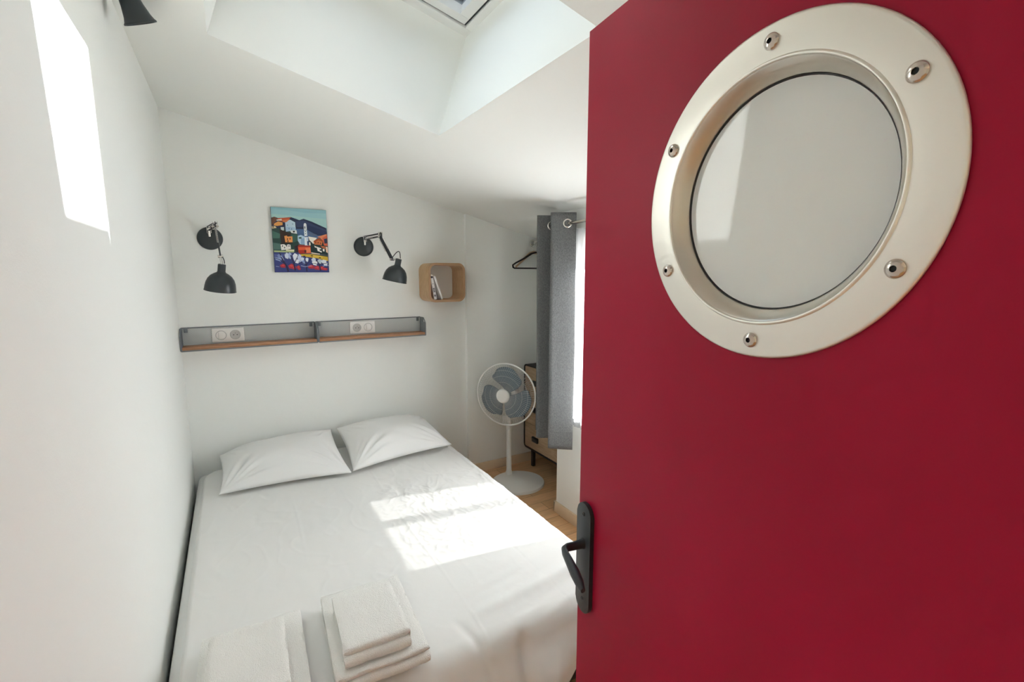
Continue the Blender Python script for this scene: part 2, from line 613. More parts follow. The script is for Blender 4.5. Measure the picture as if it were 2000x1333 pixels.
mb = MB(); sframe(mb, -0.02, LEN + 0.02, SY0 - 0.02, SY1 + 0.02, 0.052, 0.075, -0.01, 0.10)
part(mb, 'window_frame', 'white_frame', w2, flat=True)
mb = MB(); sframe(mb, 0.034, LEN - 0.034, SY0 + 0.058, SY1 - 0.058, 0.008, 0.008, 0.0, 0.04)
part(mb, 'gasket', 'dark_gasket', w2, flat=True)
mb = MB(); sframe(mb, 0.042, LEN - 0.042, SY0 + 0.066, SY1 - 0.066, 0.045, 0.05, -0.004, 0.06)
part(mb, 'window_sash', 'white_frame', w2, flat=True)
mb = MB(); sbox(mb, 0.08, LEN - 0.08, SY0 + 0.11, SY1 - 0.11, 0.036, 0.042)
part(mb, 'window_pane', 'dimming_glass', w2, flat=True)

# two unseen blocks added on the roof only to trim the sunbeam
low_blk = thing('low_blocker', (1.36, 0.43, 2.6), 'unseen low block added on the roof to trim the sunbeam from below', 'low_blocker')
mb = MB(); mb.box((1.30, -0.6, 2.55), (1.42, 1.464, 3.215), bevel=0.006)
part(mb, 'blocker_wall', 'plaster_out', low_blk)
mb = MB(); mb.box((1.27, -0.62, 3.215), (1.45, 1.464, 3.262), bevel=0.008)
part(mb, 'blocker_top', 'roof_tile', low_blk)
tall_blk = thing('tall_blocker', (1.5, 1.9, 2.5), 'unseen tall block added on the roof to trim the far side of the sunbeam', 'tall_blocker')
mb = MB(); mb.box((1.30, 1.464, 2.45), (1.75, 2.30, 3.9), bevel=0.006)
part(mb, 'blocker_stack', 'plaster_out', tall_blk)
mb = MB(); mb.box((1.27, 1.466, 3.9), (1.80, 2.33, 3.97), bevel=0.01)
part(mb, 'blocker_cap', 'roof_tile', tall_blk)

# window_1 casement
w1 = thing('window_1', (1.93, (WY0 + WY1) / 2, WZ0), 'white casement window behind the curtains on the right wall', 'window', kind='structure')
fx0, fx1 = 1.90, 1.96
mb = MB()
for (a, b_, c, d) in ((WY0, WY1, WZ0, WZ0 + 0.05), (WY0, WY1, WZ1 - 0.05, WZ1), (WY0, WY0 + 0.05, WZ0, WZ1), (WY1 - 0.05, WY1, WZ0, WZ1), (1.905, 1.975, WZ0, WZ1)):
    mb.box((fx0, a, c), (fx1, b_, d), bevel=0.004)
part(mb, 'window_frame', 'white_frame', w1)
for (a, b_) in ((WY0 + 0.05, 1.905), (1.975, WY1 - 0.05)):
    mb = MB(); mb.box((1.928, a, WZ0 + 0.05), (1.934, b_, WZ1 - 0.05))
    part(mb, 'window_pane', 'clear_glass', w1, flat=True)
mb = MB(); mb.box((XR - 0.015, WY0 - 0.02, WZ0 - 0.025), (fx0, WY1 + 0.02, WZ0), bevel=0.004)
part(mb, 'window_sill', 'white_frame', w1)

# baseboards
BH = 0.075
mb = MB(); mb.box((1.28, YB - 0.045, 0), (XR2, YB - 0.03, BH), bevel=0.002)
struct(mb, 'baseboard_back', 'beige_trim', 'beige baseboard along the foot of the back wall behind the fan', 'baseboard')
mb = MB(); mb.box((XR - 0.015, 0.0, 0), (XR, YE + 0.012, BH), bevel=0.002)
mb.box((XR - 0.015, YE, 0), (XR2, YE + 0.014, BH), bevel=0.002)
struct(mb, 'baseboard_right', 'beige_trim', 'beige baseboard at the foot of the window wall beside the door', 'baseboard')

# ------------------------------------------------------------------ bed
TOPZ = 0.42
BX0, BX1, BY0, BY1 = -0.268, 1.285, 1.24, 3.35
bed = thing('bed', (0.51, 2.3, 0), 'double bed against the left wall, hidden under its white cover', 'bed')
mb = MB(); mb.box((BX0 + 0.02, BY0 + 0.03, 0.07), (BX1 - 0.03, BY1 - 0.01, 0.22), bevel=0.01)
part(mb, 'bed_base', 'black_metal', bed)
mb = MB(); mb.box((BX0 + 0.015, BY0 + 0.045, 0.22), (BX1 - 0.04, BY1 - 0.012, 0.40), bevel=0.035, seg=4)
part(mb, 'mattress', 'mattress_cloth', bed)
for x in (BX0 + 0.08, BX1 - 0.1):
    for y in (BY0 + 0.1, BY1 - 0.1):
        mb = MB(); mb.lathe([(0, 0), (0.025, 0), (0.025, 0.07), (0, 0.07)], (x, y, 0), (0, 0, 1), seg=20)
        part(mb, 'leg', 'black_metal', bed)


def fold_drop(t, r):
    """distance past the edge -> (outward, down)"""
    if t <= 0:
        return 0.0, 0.0
    L = r * pi / 2
    if t < L:
        a = t / r
        return r * sin(a), r * (1 - cos(a))
    return r, r + (t - L)


def sst(a, b_, x):
    t = max(0.0, min(1.0, (x - a) / (b_ - a)))
    return t * t * (3 - 2 * t)


def wrinkle(x, y):
    h = 0.0
    # soft large undulation
    h += 0.006 * noise.noise(Vector((x * 1.6, y * 1.9, 3.1)))
    # pulled diagonal folds
    u = x * 0.94 + y * 0.35; v = -x * 0.35 + y * 0.94
    h += 0.0020 * noise.noise(Vector((u * 2.2, v * 13, 7.7)))
    # crumples that get stronger towards the right-hand edge
    w = (0.35 + 0.65 * sst(0.55, 1.25, x)) * (0.15 + 0.85 * sst(1.62, 1.85, y))
    q = Vector((x * 9, y * 7, 1.3))
    d = noise.noise_vector(q * 0.6) * 0.8
    rdg = 1 - abs(noise.noise(q + d)) * 2
    h += 0.0035 * w * max(0, rdg) ** 4
    q2 = Vector((x * 22, y * 12, 9.3))
    h += 0.0030 * w * (noise.noise(q2 + noise.noise_vector(q2 * 0.5) * 0.9))
    # gathered rumples across the middle right of the bed
    g = sst(0.45, 0.75, x) * sst(1.66, 1.86, y) * (1 - sst(2.42, 2.7, y))
    q3 = Vector((x * 13, y * 10, 4.4))
    q3 += noise.noise_vector(q3 * 0.45) * 1.3
    h += g * (0.0052 * noise.noise(q3) + 0.0036 * (1 - 2 * abs(noise.noise(q3 * 1.7))) ** 3)
    # taut folds drawn towards the foot corner
    k = sst(0.55, 0.9, x) * (1 - sst(1.45, 1.75, y))
    h += k * 0.004 * noise.noise(Vector((x * 2.0, (y - 0.22 * x) * 26, 8.8)))
    # ironed creases running down the length
    for cx_, s in ((0.655, 1), (1.0, -0.7), (0.2, 0.6)):
        dx_ = x - cx_ - 0.006 * sin(y * 5 + cx_ * 9)
        h += s * 0.0022 * math.exp(-(dx_ / 0.0045) ** 2) * (0.55 + 0.45 * sin(y * 7 + cx_ * 20))
    # piped seam near the right edge
    dx_ = x - (BX1 - 0.055) - 0.004 * sin(y * 21)
    h += 0.0035 * math.exp(-(dx_ / 0.006) ** 2) * sst(1.2, 1.5, y)
    return h


def cover_fn(u, v):
    # u: across, v: along (from head to foot)
    Lx = (BX1 - 0.05 - BX0) ; rr = 0.055
    sx = BX0 + u * (BX1 - BX0 - rr + rr * pi / 2 + 0.22)
    sy = BY1 - v * (BY1 - BY0 - 0.06 + 0.06 * pi / 2 + 0.20)
    tx = sx - (BX1 - rr)
    ty = (BY0 + 0.06) - sy
    ox, dx_ = fold_drop(tx, rr)
    oy, dy_ = fold_drop(ty, 0.06)
    x = min(sx, BX1 - rr) + ox
    y = max(sy, BY0 + 0.06) - oy
    d = max(dx_, dy_)
    z = TOPZ - d
    top = 1 - min(1, d / 0.05)
    z += wrinkle(min(sx, BX1), max(sy, BY0)) * (0.25 + 0.75 * top)
    # hanging foot: folds and flare
    if ty > 0:
        k = sst(0.03, 0.2, dy_)
        y -= k * (0.055 + 0.018 * sin(sx * 17 + 1.5 * noise.noise(Vector((sx * 3, 0, 5)))) + 0.01 * noise.noise(Vector((sx * 14, sy * 8, 2))))
        # hem rises towards the right corner
        z += sst(0.86, 1.15, sx) * 0.12 * sst(0.0, 0.24, dy_)
        y += 0.03 * math.exp(-((sx - 0.78) / 0.03) ** 2) * sst(0.0, 0.1, dy_)
    if tx > 0:
        k = sst(0.03, 0.2, dx_)
        x += k * (0.012 + 0.012 * sin(sy * 19) + 0.006 * noise.noise(Vector((sy * 11, sx * 7, 4))))
    # a pulled pleat over the foot edge
    z -= 0.010 * math.exp(-((sx - 0.60 - 0.25 * (BY0 + 0.1 - sy)) / 0.016) ** 2) * (1 - sst(1.22, 1.42, sy))
    # slump just before the foot edge
    z -= 0.02 * math.exp(-((sy - (BY0 + 0.02)) / 0.10) ** 2) * (0.5 + 0.5 * sin(sx * 5.0 + 0.6))
    z += 0.012 * math.exp(-(((sy - BY0 - 0.13) - 0.09 * (sx - 0.6)) / 0.035) ** 2) * sst(0.55, 0.8, sx)
    # left edge: rounded roll against the wall, head corner rounded
    tl = (sx - BX0)
    if tl < 0.04:
        z -= 0.04 * (1 - sqrt(max(0, 1 - ((0.04 - tl) / 0.04) ** 2)))
    th = BY1 - sy
    if th < 0.05:
        z -= 0.05 * (1 - sqrt(max(0, 1 - ((0.05 - th) / 0.05) ** 2)))
    rc = sqrt(max(0, 0.16 - tl) ** 2 + max(0, 0.13 - th) ** 2)
    if rc > 0.10:
        z -= min(0.10, (rc - 0.10) * 1.6)
    # bunched tuck between bed and wall near the foot
    z += 0.05 * math.exp(-((sy - 1.60) / 0.035) ** 2) * math.exp(-(tl / 0.010) ** 2)
    z += 0.035 * math.exp(-((sy - 1.46) / 0.03) ** 2) * math.exp(-(tl / 0.014) ** 2)
    return Vector((x, y, z))


mb = MB(); mb.grid(cover_fn, 330, 430)
cover = mb.build('bed_cover', 'bed_cotton', origin=(0.51, 2.3, TOPZ), angle=180)
tag(cover, 'white cotton cover spread over the whole bed, creased in the sun patch', 'bed cover')
sm = cover.modifiers.new('thick', 'SOLIDIFY'); sm.thickness = 0.006; sm.offset = -1


# ------------------------------------------------------------------ pillows
def pillow(name, c00, c10, c11, c01, puff, label, seed):
    """c00 near-left, c10 near-right, c11 far-right, c01 far-left"""
    P = [Vector(p) for p in (c00, c10, c11, c01)]
    cen = (P[0] + P[1] + P[2] + P[3]) / 4
    nrm = ((P[1] - P[0]).cross(P[3] - P[0])).normalized()
    if nrm.z < 0:
        nrm = -nrm

    def fn(sgn):
        def f(u, v):
            # pinch the sides inwards a little so that the corners stay pointed
            a, b_ = 2 * u - 1, 2 * v - 1
            pa = a * (1 - 0.055 * (1 - b_ * b_))
            pb = b_ * (1 - 0.085 * (1 - a * a))
            uu, vv = (pa + 1) / 2, (pb + 1) / 2
            p = P[0] * (1 - uu) * (1 - vv) + P[1] * uu * (1 - vv) + P[2] * uu * vv + P[3] * (1 - uu) * vv
            e_ = max(0.0, (1 - abs(a) ** 2.6)) ** 0.62 * max(0.0, (1 - abs(b_) ** 2.6)) ** 0.62
            h = puff * e_
            if sgn > 0:
                # wrinkles radiate from the corners, fade in the middle
                w = 0.0
                for (ca, cb) in ((-1, -1), (1, -1), (1, 1), (-1, 1)):
                    da, db = a - ca, b_ - cb
                    rr_ = sqrt(da * da + db * db)
                    an = math.atan2(db, da)
                    w += math.exp(-((rr_ - 0.5) / 0.38) ** 2) * noise.noise(Vector((an * 6, rr_ * 1.3 + seed, ca + cb * 2)))
                h += 0.020 * w * min(1, e_ * 2.5)
                h += 0.007 * noise.noise(Vector((a * 2.2, b_ * 2.2, seed))) * e_
                return p + nrm * h
            return p - nrm * (h * 0.10)
        return f
    mbp = MB()
    mbp.grid(fn(1), 90, 70)
    mbp.grid(fn(-1), 90, 70)
    bmesh.ops.remove_doubles(mbp.bm, verts=mbp.bm.verts, dist=0.0004)
    # flap hem on the near edge
    o = mbp.build(name, 'pillow_cotton', origin=cen, angle=180)
    tag(o, label, 'pillow', 'bed pillows')
    return o


pillow('pillow', (-0.135, 2.86, 0.445), (0.545, 2.79, 0.445), (0.525, 3.335, 0.560), (-0.135, 3.30, 0.515), 0.115,
       'white pillow on the left of the bed, nearer the plain left wall', 2.2)
pillow('pillow', (0.55, 2.80, 0.448), (1.215, 2.85, 0.475), (1.185, 3.335, 0.540), (0.555, 3.325, 0.565), 0.120,
       'white pillow on the right of the bed, below the cube shelf', 6.1)


# ------------------------------------------------------------------ towels: a folded ribbon
def towel(name, cx_, cy_, z0, w, d, layers, t, rot, label, seed, short=0.05):
    """layers folded over one another along y (front fold faces the viewer)"""
    # centre line of the ribbon in (y,z)
    pts = []
    y0, y1 = -d / 2 + t * 0.5, d / 2 - t * 0.5
    cur = 0
    fwdn = True
    for L in range(layers):
        z = t * (L + 0.5)
        yA, yB = (y1, y0) if L % 2 == 0 else (y0, y1)
        if L == layers - 1 and yB == y1:
            yB = y1 - short
        if L == 0 and yA == y1:
            yA = y1 - 0.01
        nseg = 26
        for i in range(nseg + 1):
            pts.append((yA + (yB - yA) * i / nseg, z))
        if L < layers - 1:
            s = -1 if yB == y0 else 1
            for i in range(1, 6):
                a = pi * i / 6
                pts.append((yB + s * sin(a) * t * 0.5, z + t * 0.5 - cos(a) * t * 0.5))
    nu = 34
    mbt = MB()
    loop_n = len(pts)
    # normals of the ribbon
    prof = []
    for i, p in enumerate(pts):
        a = pts[max(0, i - 1)]; b_ = pts[min(loop_n - 1, i + 1)]
        ty, tz = b_[0] - a[0], b_[1] - a[1]
        ln = sqrt(ty * ty + tz * tz) or 1
        prof.append((p, (-tz / ln, ty / ln)))
    ht = t * 0.47
    ring = [(p[0] + n_[0] * ht, p[1] + n_[1] * ht) for p, n_ in prof]
    ring += [(prof[-1][0][0] + (prof[-1][0][0] - prof[-2][0][0]) * 0.25 , prof[-1][0][1])]
    ring += [(p[0] - n_[0] * ht, p[1] - n_[1] * ht) for p, n_ in reversed(prof)]
    R = Matrix.Rotation(rot, 3, 'Z')
    rings = []
    H = layers * t
    for j in range(nu + 1):
        x = -w / 2 + w * j / nu
        # squash the side edges (hems thinner), soften
        edge = min(1.0, min(j, nu - j) / 2.0)
        vs = []
        for k, (yy, zz) in enumerate(ring):
            sgn = noise.noise(Vector((x * 16, yy * 16, zz * 40 + seed)))
            fine = noise.noise(Vector((x * 90, yy * 90, zz * 90 + seed)))
            zc = (math.floor(zz / t) + 0.5) * t
            z_ = zz + sgn * 0.0025 * (zz / H + 0.2) + fine * 0.0012
            y_ = yy + 0.004 * noise.noise(Vector((x * 10, zz * 30, seed + 4))) + fine * 0.0010
            z_ -= 0.004 * (abs(yy) / (d / 2)) ** 6
            x_ = x + 0.003 * noise.noise(Vector((yy * 12, zz * 60, seed + 9))) * (1 if abs(x) > w * 0.4 else 0)
            if edge < 1:
                z_ = zc + (z_ - zc) * (0.55 + 0.45 * edge)
            q = R @ Vector((x_, y_, 0))
            vs.append(mbt.bm.verts.new((cx_ + q.x, cy_ + q.y, max(z0 + 0.0005, z0 + z_))))
        rings.append(vs)
    n_ = len(ring)
    for j in range(nu):
        for k in range(n_):
            f = mbt.bm.faces.new((rings[j][k], rings[j][(k + 1) % n_], rings[j + 1][(k + 1) % n_], rings[j + 1][k]))
    mbt.bm.faces.new(rings[0][::-1]); mbt.bm.faces.new(rings[-1])
    bmesh.ops.triangulate(mbt.bm, faces=[f for f in mbt.bm.faces if len(f.verts) > 4])
    o = mbt.build(name, 'terry', origin=(cx_, cy_, z0), angle=70)
    tag(o, label, 'towel', 'folded towels on the bed')
    # woven hems as parts on both sides
    return o


TW = TOPZ + 0.008
towel('bath_towel', -0.022, 1.46, TW, 0.285, 0.40, 3, 0.016, radians(-1.5), 'large folded bath towel at the bottom of the left pile', 1.0)
towel('hand_towel', -0.035, 1.432, TW + 0.0505, 0.205, 0.29, 3, 0.017, radians(-1.5), 'smaller folded hand towel on top of the left pile', 5.0)
towel('bath_towel', 0.325, 1.475, TW, 0.275, 0.41, 3, 0.016, radians(-3), 'large folded bath towel at the bottom of the right pile', 3.0)
towel('hand_towel', 0.312, 1.437, TW + 0.0505, 0.195, 0.275, 3, 0.018, radians(-3), 'smaller folded hand towel on top of the right pile', 8.0)

# ------------------------------------------------------------------ red door
DPH = radians(-96)
DE = Vector((0.574, 0.703, 0))
DW, DH, DT = 0.735, 2.035, 0.04
PC, PR = (0.368, 1.702), 0.140          # porthole centre and hole radius
door = thing('door_1', (DE.x, DE.y, 0.005), 'open crimson red door with a round steel porthole, nearest on the right', 'door', kind='structure', rot=DPH, local=True)
mb = MB()
sq = 0.20
NS = 64


def door_side(y, flip):
    ang = [radians(45) + 2 * pi * i / NS for i in range(NS)]
    inner = [(PC[0] + PR * cos(a), y, PC[1] + PR * sin(a)) for a in ang]
    outer = []
    for a in ang:
        c_, s_ = cos(a), sin(a)
        k = sq / max(abs(c_), abs(s_))
        outer.append((PC[0] + c_ * k, y, PC[1] + s_ * k))
    vs = inner + outer
    fs = [(i, (i + 1) % NS, NS + (i + 1) % NS, NS + i) for i in range(NS)]
    mb.faces(vs, fs)
    x0, x1, z0, z1 = PC[0] - sq, PC[0] + sq, PC[1] - sq, PC[1] + sq
    # surrounding pieces use the same square points so the surface is watertight
    for (a, b_, c, d) in ((0, DW, 0, z0), (0, DW, z1, DH), (0, x0, z0, z1), (x1, DW, z0, z1)):
        mb.faces([(a, y, c), (b_, y, c), (b_, y, d), (a, y, d)], [(0, 1, 2, 3)])


door_side(0.0, False); door_side(DT, True)
mb.faces([(0, 0, 0), (0, DT, 0), (0, DT, DH), (0, 0, DH)], [(0, 1, 2, 3)])
mb.faces([(DW, 0, 0), (DW, DT, 0), (DW, DT, DH), (DW, 0, DH)], [(0, 1, 2, 3)])
mb.faces([(0, 0, 0), (DW, 0, 0), (DW, DT, 0), (0, DT, 0)], [(0, 1, 2, 3)])
mb.faces([(0, 0, DH), (DW, 0, DH), (DW, DT, DH), (0, DT, DH)], [(0, 1, 2, 3)])
vs = [(PC[0] + PR * cos(2 * pi * i / NS), y, PC[1] + PR * sin(2 * pi * i / NS)) for y in (0, DT) for i in range(NS)]
mb.faces(vs, [(i, (i + 1) % NS, NS + (i + 1) % NS, NS + i) for i in range(NS)])
part(mb, 'door_leaf', 'red_paint', door, flat=True, recalc=False)

for side in (1, -1):
    yy = 0.0 if side == 1 else DT
    port = None
    mb = MB()
    # flange with a softly rounded outer edge and a lip bead
    prof = [(0.1455, 0.0), (0.184, 0.0), (0.1855, 0.001), (0.1855, 0.0028), (0.1840, 0.0042), (0.182, 0.0046), (0.147, 0.0046), (0.1458, 0.0062), (0.1445, 0.0066), (0.1432, 0.0060), (0.1425, 0.004)]
    mb.lathe(prof, (PC[0], yy, PC[1]), (0, -side, 0), seg=128)
    fl = part(mb, 'porthole_ring', 'brushed_steel', door, angle=50)
    mb = MB()
    prof = [(0.1425, 0.0045), (0.1405, 0.003), (0.1298, -0.0150), (0.1288, -0.0190)]
    mb.lathe(prof, (PC[0], yy, PC[1]), (0, -side, 0), seg=128)
    part(mb, 'rim', 'rim_steel', fl, angle=60)
    mb = MB(); mb.lathe([(0.1290, -0.0160), (0.1278, -0.0175), (0.1274, -0.0186), (0.1290, -0.0186)], (PC[0], yy, PC[1]), (0, -side, 0), seg=96)
    part(mb, 'gasket', 'dark_gasket', fl)
    for k in range(6):
        a = radians(30 + 60 * k)
        c = Vector((PC[0] + 0.1655 * cos(a), yy - side * 0.0046, PC[1] + 0.1655 * sin(a)))
        mb = MB()
        mb.lathe([(0.0088, 0), (0.0090, 0.0012), (0.0080, 0.0030), (0.0060, 0.0043), (0.0031, 0.0048), (0.0029, 0.0046)], c, (0, -side, 0), mat='polished_steel', seg=28)
        mb.lathe([(0.0029, 0.0048), (0.0028, 0.0024), (0, 0.0022)], c, (0, -side, 0), mat='socket_dark', seg=6)
        part(mb, 'bolt', 'polished_steel', fl, angle=35)
mb = MB(); mb.lathe([(0, 0), (0.1295, 0), (0.1295, 0.004), (0, 0.004)], (PC[0], 0.0225, PC[1]), (0, -1, 0), seg=96)
part(mb, 'porthole_glass', 'frosted_glass', door, angle=30)


def door_handle(side):
    yy = 0.0 if side == 1 else DT
    S = -side
    cx_, z0, z1, w = 0.0285, 0.940, 1.172, 0.047
    poly = []
    r = w / 2
    for i in range(13):
        a = pi * i / 12
        poly.append((cx_ + r * cos(a), yy, z1 - r + r * sin(a)))
    for i in range(13):
        a = pi + pi * i / 12
        poly.append((cx_ + r * cos(a), yy, z0 + r + r * sin(a)))
    mbh = MB(); mbh.prism(poly, (0, S * 0.009, 0), bevel=0.0012)
    pl = part(mbh, 'handle_plate', 'black_metal', door, angle=35)
    for zz in (z1 - 0.022, z0 + 0.030):
        mbh = MB(); mbh.lathe([(0.0040, 0), (0.0038, 0.0014), (0.0022, 0.0018), (0.0016, 0.0006), (0, 0.0006)], (cx_, yy + S * 0.009, zz), (0, S, 0), seg=16)
        part(mbh, 'screw', 'socket_dark', pl)
    zl = 1.088
    mbh = MB()
    pts = [(cx_, yy + S * 0.008, zl), (cx_, yy + S * 0.014, zl), (cx_, yy + S * 0.030, zl), (cx_ - 0.001, yy + S * 0.044, zl), (cx_ + 0.003, yy + S * 0.053, zl),
           (cx_ + 0.012, yy + S * 0.057, zl - 0.001), (cx_ + 0.035, yy + S * 0.061, zl - 0.005), (cx_ + 0.060, yy + S * 0.0655, zl - 0.010), (cx_ + 0.082, yy + S * 0.069, zl - 0.016), (cx_ + 0.096, yy + S * 0.071, zl - 0.020)]
    mbh.tube(pts, [0.0125, 0.0100, 0.0088, 0.0085, 0.0088, 0.0088, 0.0105, 0.0120, 0.0105, 0.0060], seg=16, sx=0.72, ref=(0, 0, 1))
    part(mbh, 'handle_lever', 'black_metal', door, angle=60)


door_handle(1); door_handle(-1)
for zz in (0.22, 1.03, 1.82):
    mb = MB(); mb.lathe([(0, 0), (0.009, 0), (0.009, 0.09), (0, 0.09)], (DW + 0.009, DT * 0.5, zz), (0, 0, 1), seg=20)
    part(mb, 'hinge', 'polished_steel', door)

# ------------------------------------------------------------------ wall lamps
def shade_prof():
    return [(0.0, 0.0), (0.017, 0.0), (0.0195, -0.003), (0.0195, -0.040), (0.023, -0.047), (0.036, -0.054), (0.052, -0.066), (0.065, -0.084), (0.073, -0.106), (0.077, -0.130), (0.078, -0.144), (0.080, -0.150),
            (0.0775, -0.150), (0.075, -0.130), (0.071, -0.107), (0.063, -0.086), (0.050, -0.069), (0.034, -0.058), (0.0, -0.056)]


def springs(mbx, a, b_, r, turns=14):
    a, b_ = Vector(a), Vector(b_)
    w = (b_ - a).normalized(); L = (b_ - a).length
    u = w.orthogonal().normalized(); v = w.cross(u)
    pts = [a + w * (L * i / (turns * 6)) + (u * cos(2 * pi * i / 6) + v * sin(2 * pi * i / 6)) * r for i in range(turns * 6 + 1)]
    mbx.tube(pts, 0.0011, seg=5)


def wall_lamp(base, elbow, wrist, neck, axis, label, side, scale=1.0, cable_out=0.03):
    base, elbow, wrist, neck = map(Vector, (base, elbow, wrist, neck))
    t_ = thing('wall_lamp', base, label, 'wall lamp', 'black jointed wall lamps')
    side = Vector(side)
    mbx = MB()
    mbx.lathe([(0, 0), (0.066, 0), (0.066, 0.006), (0.062, 0.014), (0.050, 0.020), (0.020, 0.023), (0, 0.023)], base, (0, -1, 0), seg=48)
    part(mbx, 'wall_plate', 'lamp_black', t_, angle=50)
    root = base + Vector((0, -0.023, 0.012))
    mbx = MB()
    mbx.tube([root + Vector((0, 0.006, 0)), root + Vector((0, -0.018, 0)), root + Vector((0, -0.022, 0.03))], 0.007, seg=12)
    for s in (-1, 1):
        mbx.obox(root + Vector((0, -0.022, 0.035)) + side * 0.010 * s, side, (0, 1, 0), (0, 0, 1), 0.0015, 0.010, 0.020, bevel=0.001)
    part(mbx, 'bracket', 'chrome', t_)
    r0 = root + Vector((0, -0.022, 0.035))
    # lower arm: two parallel bars
    mbx = MB()
    for s in (-1, 1):
        mbx.tube([r0 + side * 0.008 * s, elbow + side * 0.008 * s], 0.0036, seg=8)
        mbx.tube([r0 + side * 0.008 * s + Vector((0, 0, 0.018)), elbow + side * 0.008 * s + Vector((0, 0, 0.018))], 0.0030, seg=8)
    part(mbx, 'lower_arm', 'lamp_black', t_)
    mbx = MB()
    for s in (-1, 1):
        springs(mbx, r0 + (elbow - r0) * 0.15 + side * 0.014 * s, r0 + (elbow - r0) * 0.65 + side * 0.014 * s, 0.0035)
    part(mbx, 'spring', 'chrome', t_)
    # elbow joint
    mbx = MB()
    for s in (-1, 1):
        mbx.obox(elbow + side * 0.0115 * s + Vector((0, 0, 0.008)), side, (0, 1, 0), (0, 0, 1), 0.0014, 0.012, 0.020, bevel=0.001)
    mbx.tube([elbow - side * 0.017, elbow + side * 0.017], 0.0042, seg=10)
    part(mbx, 'joint', 'chrome', t_)
    # upper arm
    mbx = MB()
    d = (wrist - elbow).normalized(); o_ = side.cross(d).normalized() * 0.010
    for s in (-1, 1):
        mbx.tube([elbow + o_ * s, wrist + o_ * s], 0.0042, seg=8)
    mbx.tube([elbow, wrist], 0.0030, seg=8)
    part(mbx, 'upper_arm', 'lamp_black', t_)
    mbx = MB()
    for s in (-1, 1):
        springs(mbx, elbow + (wrist - elbow) * 0.08 + o_ * 1.8 * s, elbow + (wrist - elbow) * 0.60 + o_ * 1.8 * s, 0.0042, 16)
    part(mbx, 'spring', 'chrome', t_)
    mbx = MB()
    mbx.tube([wrist - side * 0.013, wrist + side * 0.013], 0.008, seg=14)
    mbx.tube([wrist, neck - Vector(axis) * 0.0 + Vector(axis) * 0.0], 0.0055, seg=10)
    mbx.tube([neck, neck + Vector(axis).normalized() * 0.012], 0.0095, seg=12)
    part(mbx, 'wrist_joint', 'chrome', t_)
    # shade (axis points down towards the rim)
    ax = Vector(axis).normalized()
    mbx = MB()
    mbx.lathe([(r * scale, -h * scale) for r, h in shade_prof()], neck, ax, seg=56)
    sh = part(mbx, 'lamp_shade', 'lamp_black', t_, angle=45)
    mbx = MB()
    mbx.lathe([(0.0, 0.056), (0.014, 0.058), (0.016, 0.075), (0.027, 0.092), (0.028, 0.104), (0.018, 0.117), (0, 0.120)], neck, ax, seg=24)
    part(mbx, 'bulb', 'bulb_white', sh)
    mbx = MB()
    w0 = wrist + Vector((0, 0, 0.01)); w1_ = neck + side * 0.012 - ax * 0.002
    pts = []
    for i in range(15):
        f = i / 14
        p = w0.lerp(w1_, f) + Vector((0.006, -0.004, 0)) * sin(pi * f) - ax * sin(pi * f) * cable_out
        pts.append(p)
    mbx.tube(pts, 0.0026, seg=8)
    part(mbx, 'cable', 'socket_dark', t_)
    mbx = MB()
    # loop over the elbow
    pts = []
    e0, e1 = elbow + Vector((0, 0.012, 0.0)), elbow + (wrist - elbow) * 0.12
    for i in range(13):
        f = i / 12
        pts.append(e0.lerp(e1, f) + Vector((0, 0, 1)) * sin(pi * f) * 0.035)
    mbx.tube(pts, 0.0026, seg=8)
    part(mbx, 'cable', 'socket_dark', t_)
    return t_


wall_lamp((-0.084, YB, 1.826), (-0.050, 3.215, 1.885), (-0.036, 3.125, 1.715), (-0.032, 3.118, 1.672), (-0.13, 0.13, -1),
          'black jointed wall lamp left of the painting, shade hanging straight down', (1, 0, 0.1), cable_out=0.0)
wall_lamp((0.807, YB, 1.804), (0.868, 3.165, 1.862), (0.922, 3.100, 1.712), (0.962, 3.085, 1.716), (-0.20, 0.10, -1),
          'black jointed wall lamp right of the painting, arm reaching out to the right', (0.95, 0.3, 0.0), cable_out=0.045)

# black spot near the ceiling (top left)
sl = thing('ceiling_spot', (-0.222, 2.02, 2.51), 'black bell-shaped spot lamp by the ceiling, at the top left', 'spot lamp')
rc_ = Vector((-0.188, 2.03, 2.418)); ax = Vector((0.34, 0.33, -0.9)).normalized()
nk = rc_ - ax * 0.108
mb = MB()
mb.lathe([(0, 0), (0.018, 0), (0.024, 0.006), (0.027, 0.030), (0.031, 0.060), (0.038, 0.090), (0.0435, 0.103), (0.0465, 0.106), (0.0465, 0.110), (0.043, 0.110), (0.038, 0.09), (0.0, 0.080)], nk, ax, seg=44)
sh = part(mb, 'lamp_shade', 'lamp_black', sl, angle=45)
mb = MB(); mb.tube([nk + ax * 0.004, (nk.x, nk.y, cz(nk.x))], 0.008, seg=12)
part(mb, 'stem', 'lamp_black', sl)
mb = MB(); mb.lathe([(0, 0), (0.04, 0), (0.04, 0.012), (0, 0.014)], (nk.x, nk.y, cz(nk.x) - 0.001), -AN, seg=32)
part(mb, 'ceiling_plate', 'lamp_black', sl)

